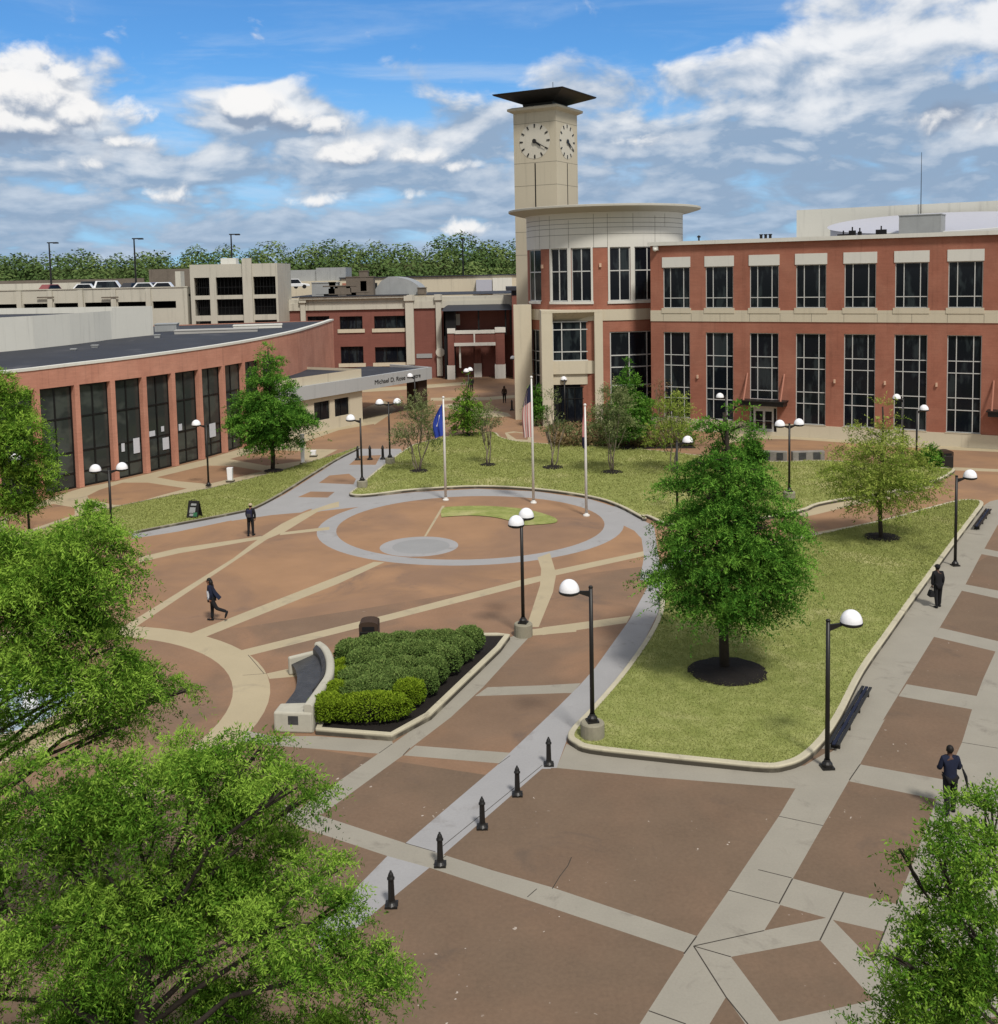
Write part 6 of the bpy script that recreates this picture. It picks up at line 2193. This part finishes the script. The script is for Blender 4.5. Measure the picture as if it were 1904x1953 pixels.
def person(lab, loc, heading, legs, arms, top, trousers, hair='short', skin='skin', coat=0., lean=.05, H=1.75, shirt=None, hood=False, cap=None):
    """Local frame: +Y is ahead, +X the right hand; legs/arms: per side (right, left) angles in radians."""
    t = empty('person', loc, lab, 'person', None, heading)
    org = Vector(loc)
    k_ = H / 1.75
    J = {}
    for sd_n, sx, (a, kn) in (('r', 1, legs[0]), ('l', -1, legs[1])):
        hip = Vector((.095 * sx, 0, 0))
        knee = hip + Vector((.01 * sx, math.sin(a) * .44, -math.cos(a) * .44))
        ank = knee + Vector((0, math.sin(a - kn) * .42, -math.cos(a - kn) * .42))
        J['hip' + sd_n], J['knee' + sd_n], J['ank' + sd_n] = hip, knee, ank
        ft_ = a - kn
        J['toe' + sd_n] = ank + Vector((.03 * sx, .17 * math.cos(ft_), -.05 + .17 * math.sin(ft_)))
        J['heel' + sd_n] = ank + Vector((0, -.055 * math.cos(ft_), -.05 - .04 * math.sin(ft_)))
    dz_ = -min(J['ankr'].z, J['ankl'].z) + .085
    for q in list(J):
        J[q] = J[q] + Vector((0, 0, dz_))
    pz = dz_
    L = Vector((0, lean, 0))
    J['pel'] = Vector((0, 0, pz + .03))
    J['spine'] = J['pel'] + Vector((0, lean * .25, .20))
    J['chest'] = J['pel'] + Vector((0, lean * .6, .40))
    J['neck'] = J['pel'] + Vector((0, lean * .9, .55))
    J['head'] = J['pel'] + Vector((0, lean * 1.0 + .03, .69))
    for sd_n, sx, (a, e, o_) in (('r', 1, arms[0]), ('l', -1, arms[1])):
        sh = J['chest'] + Vector((.185 * sx, 0, .09))
        el_ = sh + Vector((sx * math.sin(o_) * .29, math.sin(a) * .28, -math.cos(a) * .28 * math.cos(o_)))
        wr = el_ + Vector((-sx * .05 * math.sin(e), math.sin(a + e) * .25, -math.cos(a + e) * .25))
        hd = wr + (wr - el_).normalized() * .08
        J['sh' + sd_n], J['el' + sd_n], J['wr' + sd_n], J['hd' + sd_n] = sh, el_, wr, hd
    for q in J:
        J[q] = J[q] * k_

    def S(names, edges, levels=2):
        ix = {n0[0]: i for i, n0 in enumerate(names)}
        mb = skinned([(J[n0[0]], n0[1]) for n0 in names], [(ix[a], ix[b]) for a, b in edges], levels)
        return mb

    def fin(mb, nm, mt, par=t, smooth=True):
        mb.v = [v + org for v in mb.v]
        return mb.build(nm, mt, par, smooth)
    # body: one surface, with head, ears, nose and fingers rooted in it
    J['jaw'] = J['head'] + Vector((0, .01, -.06)) * k_
    J['crown'] = J['head'] + Vector((0, -.01, .07)) * k_
    mb = S([('pel', (.13, .10)), ('spine', (.125, .095)), ('chest', (.15, .10)), ('neck', .055), ('jaw', (.068, .08)), ('head', (.078, .095)), ('crown', (.06, .075)), ('hipr', .095), ('kneer', .06), ('ankr', .042), ('toer', .035), ('hipl', .095), ('kneel', .06), ('ankl', .042), ('toel', .035),
            ('shr', .06), ('elr', .043), ('wrr', .031), ('shl', .06), ('ell', .043), ('wrl', .031)],
           [('pel', 'spine'), ('spine', 'chest'), ('chest', 'neck'), ('neck', 'jaw'), ('jaw', 'head'), ('head', 'crown'), ('pel', 'hipr'), ('hipr', 'kneer'), ('kneer', 'ankr'), ('ankr', 'toer'), ('pel', 'hipl'), ('hipl', 'kneel'), ('kneel', 'ankl'), ('ankl', 'toel'), ('chest', 'shr'), ('shr', 'elr'), ('elr', 'wrr'), ('chest', 'shl'), ('shl', 'ell'), ('ell', 'wrl')])
    hc = J['head']
    mb.ball(hc + Vector((0, .098, -.015)), (.014, .022, .022), 8, 6)
    for sx in (-1, 1):
        mb.ball(hc + Vector((.082 * sx, -.005, 0)), (.012, .025, .035), 8, 6)
    mb.ball(hc + Vector((0, .086, -.06)), (.026, .012, .008), 8, 6)
    for sd_n, sx in (('r', 1), ('l', -1)):
        w0, w1 = J['wr' + sd_n], J['hd' + sd_n]
        d = (w1 - w0).normalized()
        cr = d.cross(Vector((1, 0, 0)))
        cr = cr.normalized() if cr.length > .1 else Vector((0, 0, 1))
        mb.tube([w0, w0.lerp(w1, .5), w1], [.028, .038, .034], 8)
        inw = Vector((-sx, 0, 0))
        for f in range(4):
            o0 = w1 + cr * (.026 - .0175 * f)
            ln = (.065, .075, .07, .055)[f]
            mb.tube([o0 - d * .015, o0 + d * ln * .5 + inw * .012, o0 + d * ln * .8 + inw * .04, o0 + d * ln * .75 + inw * .062], [.0095, .009, .008, .006], 6)
        th = w0.lerp(w1, .35) + cr * .03
        mb.tube([th, th + cr * .028 + d * .02, th + cr * .03 + d * .05 + inw * .02], [.011, .0105, .008], 6)
    body = fin(mb, 'body', skin)
    for sx in (-1, 1):
        mb = MB()
        mb.ball(hc + Vector((.034 * sx, .088, .012)), (.013, .008, .008), 8, 6)
        fin(mb, 'eye', 'hair')
    # trousers
    mb = S([('pel', (.155, .125)), ('hipr', .115), ('kneer', .080), ('ankr', .066), ('hipl', .115), ('kneel', .080), ('ankl', .066)], [('pel', 'hipr'), ('hipr', 'kneer'), ('kneer', 'ankr'), ('pel', 'hipl'), ('hipl', 'kneel'), ('kneel', 'ankl')])
    fin(mb, 'trousers', trousers)
    for sd_n in 'rl':
        mb = MB()
        a, b, c = J['heel' + sd_n], J['toe' + sd_n], J['ank' + sd_n]
        mb.tube([a + Vector((0, 0, .012)), a.lerp(b, .3) + Vector((0, 0, .02)), a.lerp(b, .75) + Vector((0, 0, .006)), b + (b - a).normalized() * .05], [.045, .052, .048, .026], 10)
        mb.tube([a.lerp(b, .25), c + Vector((0, 0, .03))], [.05, .048], 10)
        fin(mb, 'shoe', 'black_cloth')
    # jacket
    J['hem'] = J['pel'] + Vector((0, -.01 - coat * .1, -.06 - coat))
    names = [('chest', (.185, .135)), ('spine', (.165, .13)), ('pel', (.185, .15)), ('hem', (.19 + coat * .12, .15 + coat * .12)), ('neck', (.085, .075)), ('shr', .085), ('elr', .066), ('wrr', .052), ('shl', .085), ('ell', .066), ('wrl', .052)]
    mb = S(names, [('chest', 'spine'), ('spine', 'pel'), ('pel', 'hem'), ('chest', 'neck'), ('chest', 'shr'), ('shr', 'elr'), ('elr', 'wrr'), ('chest', 'shl'), ('shl', 'ell'), ('ell', 'wrl')])
    jk = fin(mb, 'jacket', top)
    if shirt:
        mb = S([('chest', (.16, .12)), ('spine', (.15, .12)), ('pel', (.16, .13)), ('hem', (.165, .135))], [('chest', 'spine'), ('spine', 'pel'), ('pel', 'hem')])
        mb.v = [Vector((v.x * 1.0 - .055, v.y + .05, v.z)) for v in mb.v]
        fin(mb, 'shirt', shirt)
        mb = MB()
        c, h_ = J['chest'], J['hem']
        rows = [(c + Vector((0, -.08, .05)), .12), (c + Vector((0, -.2, -.2)), .17), (h_ + Vector((0, -.34, .02)), .2)]
        for (a, wa), (b, wb) in zip(rows, rows[1:]):
            for e in (0, .03):
                mb.quad(a + Vector((-wa, e, 0)), a + Vector((wa, e, 0)), b + Vector((wb, e, 0)), b + Vector((-wb, e, 0)))
            for sx in (-1, 1):
                mb.quad(a + Vector((wa * sx, 0, 0)), a + Vector((wa * sx, .03, 0)), b + Vector((wb * sx, .03, 0)), b + Vector((wb * sx, 0, 0)))
        fin(mb, 'jacket_tail', top, jk, False)
    # hair / hood / cap
    mb = MB()
    if hood:
        mb.ball(hc + Vector((0, -.03, .02)), (.125, .135, .16), 14, 10)
        mb.tube([hc + Vector((0, -.05, -.06)), J['neck'] + Vector((0, -.04, .02))], [.11, .13], 12)
        fin(mb, 'hood', top, jk)
    else:
        mb.ball(hc + Vector((0, -.022, .034)), (.092, .102, .105), 14, 10)
        if hair == 'long':
            mb.tube([hc + Vector((0, -.06, .03)), hc + Vector((0, -.085, -.08)), hc + Vector((0, -.08, -.19)), hc + Vector((0, -.06, -.27))], [.085, .09, .085, .05], 10)
        fin(mb, 'hair', 'hair')
    if cap:
        mb = MB()
        mb.lathe([(.112, .03), (.112, .07), (.09, .125), (.04, .15), (.001, .155)], hc + Vector((0, -.01, 0)), 16)
        mb.lathe([(.112, .045), (.2, .035), (.2, .045), (.112, .06)], hc + Vector((0, -.01, 0)), 10, .8, .95, .5, PI - .5)
        fin(mb, 'cap', cap)
    return t, J


def hand_world(t, J, key):
    return t.matrix_basis @ J[key]


pw = g('D', 1812, 1551)
t, J = person('person in a navy jacket and black trousers walking away at the right edge', (pw.x, pw.y, 0), -.08, ((.12, .06), (-.12, .12)), ((.10, 1.25, .22), (.06, 1.2, .25)), 'navy_cloth', 'black_cloth', skin='skin_dark', coat=.05, H=1.74)
hw = hand_world(t, J, 'elr')
um = empty('umbrella', (hw.x + .07, hw.y - .02, hw.z), 'furled black umbrella hanging from the arm of the navy jacketed person', 'umbrella')
mb = MB()
c = Vector(um.location)
mb.tube([c + Vector((0, 0, -.02)), c + Vector((.06, -.05, -.20)), c + Vector((.10, -.08, -.46)), c + Vector((.115, -.095, -.56))], [.022, .04, .022, .006], 8)
mb.build('canopy', 'black_cloth', um, True)
mb = MB()
mb.tube([c + Vector((0, 0, -.02)), c + Vector((-.01, .02, .08)), c + Vector((-.04, .02, .11)), c + Vector((-.07, .02, .08))], .012, 6)
mb.build('handle', 'black', um, True)

pw = g('D', 1789, 1158)
t, J = person('person in a long black coat by the kerb with a dark bag in one hand', (pw.x, pw.y, 0), .05, ((.10, .05), (-.10, .12)), ((-.05, .25, .16), (.02, .1, .14)), 'black_cloth', 'black_cloth', skin='skin_dark', coat=.16, H=1.73, cap='black_cloth')
hw = hand_world(t, J, 'hdl')
bg_ = empty('hand_bag', hw, 'dark soft hand bag carried by the black coated person', 'bag')
mb = MB()
c = Vector(hw) + Vector((-.03, 0, -.27))
mb.hexa([c + Vector((x * .13, y * .17, -.13)) for x, y in ((-1, -1), (1, -1), (1, 1), (-1, 1))] + [c + Vector((x * .06, y * .14, .12)) for x, y in ((-1, -1), (1, -1), (1, 1), (-1, 1))])
mb.build('bag_body', 'black_cloth', bg_, bevel=.03)
for sx in (-1, 1):
    mb = MB()
    mb.tube([c + Vector((sx * .04, -.09, .11)), c + Vector((sx * .02, -.05, .24)), c + Vector((sx * .015, .0, .275)), c + Vector((sx * .02, .05, .24)), c + Vector((sx * .04, .09, .11))], .011, 6)
    mb.build('strap', 'black_cloth', bg_, True)

pw = g('D', 406, 1185)
person('person in a dark open jacket and white shirt striding to the left', (pw.x, pw.y, 0), PI / 2, ((.06, .02), (-.50, .75)), ((.12, .15, .10), (-.28, .5, .12)), 'navy_cloth', 'black_cloth', hair='long', H=1.79, shirt='white_cloth', lean=.07)
pw = g('D', 479, 1022)
t, J = person('person with a cap and backpack walking away beside the left lawn', (pw.x, pw.y, 0), -.1, ((.08, .04), (-.08, .10)), ((-.1, .3, .25), (.1, .4, .2)), 'black_cloth', 'black_cloth', skin='skin', coat=.02, H=1.75, cap='band')
bw = t.matrix_basis @ (J['chest'] + Vector((0, -.2, -.1)))
bk_ = empty('backpack', bw, 'black backpack on the back of the capped person', 'backpack', None, -.1)
mb = MB()
c = Vector(bw)
mb.box(c, (.30, .17, .44))
mb.build('pack', 'navy_flag', bk_, bevel=.05)
mb = MB()
mb.box(c + Vector((0, -.1, -.08)), (.22, .06, .2))
mb.build('pocket', 'stone', bk_, bevel=.02)
for sx in (-1, 1):
    mb = MB()
    mb.tube([c + Vector((sx * .1, .05, .2)), c + Vector((sx * .12, .2, .24)), c + Vector((sx * .12, .32, .1)), c + Vector((sx * .12, .2, -.15))], .02, 6)
    mb.build('strap', 'navy_flag', bk_, True)
pw = g('D', 962.5, 768)
person('hooded person in a dark brown coat alone on the far plaza', (pw.x, pw.y, 0), PI, ((.1, .05), (-.12, .15)), ((.1, .2, .2), (0, .2, .2)), 'brown_cloth', 'black_cloth', coat=.12, H=1.78, hood=True)
pw = g('M', 1408, 1200)
person('distant person in dark clothes near the twin lamp of the far plaza', (pw.x, pw.y, 0), PI, ((.1, .05), (-.1, .12)), ((.1, .2, .2), (0, .2, .2)), 'black_cloth', 'black_cloth', H=1.75)


# short grass blades on the lawns
def inside(px, py, poly):
    r = np.zeros(len(px), bool)
    k = len(poly)
    for i in range(k):
        a, b = poly[i], poly[(i + 1) % k]
        c = ((a.y > py) != (b.y > py)) & (px < (b.x - a.x) * (py - a.y) / (b.y - a.y + 1e-12) + a.x)
        r ^= c
    return r


M['lf_grass'] = leafmat('grass_blades', (.22, .25, .07), (.31, .335, .11), (.44, .43, .19), .3)
PP = []
for poly, cnt, z in ((lawn_right, 150000, .17), (lawn_back, 70000, .16), (lawn_left, 40000, .10)):
    xs, ys = [q.x for q in poly], [q.y for q in poly]
    a = min(xs) + (max(xs) - min(xs)) * rng.random(cnt * 2)
    b = min(ys) + (max(ys) - min(ys)) * rng.random(cnt * 2) ** 1.25
    ok = inside(a, b, poly)
    PP.append(np.stack([a[ok], b[ok], np.full(ok.sum(), z)], 1))
p = np.concatenate(PP)
ax = unit(rdir(len(p)) * .75 + np.array([0, 0, .8]))
sd2 = unit(np.cross(ax, rdir(len(p))))
pat = np.sin(p[:, 0] * .9 + np.sin(p[:, 1] * .6) * 2) * np.sin(p[:, 1] * .7 + np.sin(p[:, 0] * .5) * 2)
f_ = np.clip(p[:, 1] / 40, .8, 2.)
tag(leaf_object('grass', 'lf_grass', None, p, ax, sd2, .075 * f_ * (.6 + .8 * rng.random(len(p))), .026 * f_ * (.7 + .6 * rng.random(len(p))), .42 + .14 * pat + rng.normal(size=len(p)) * .06), kind='stuff')
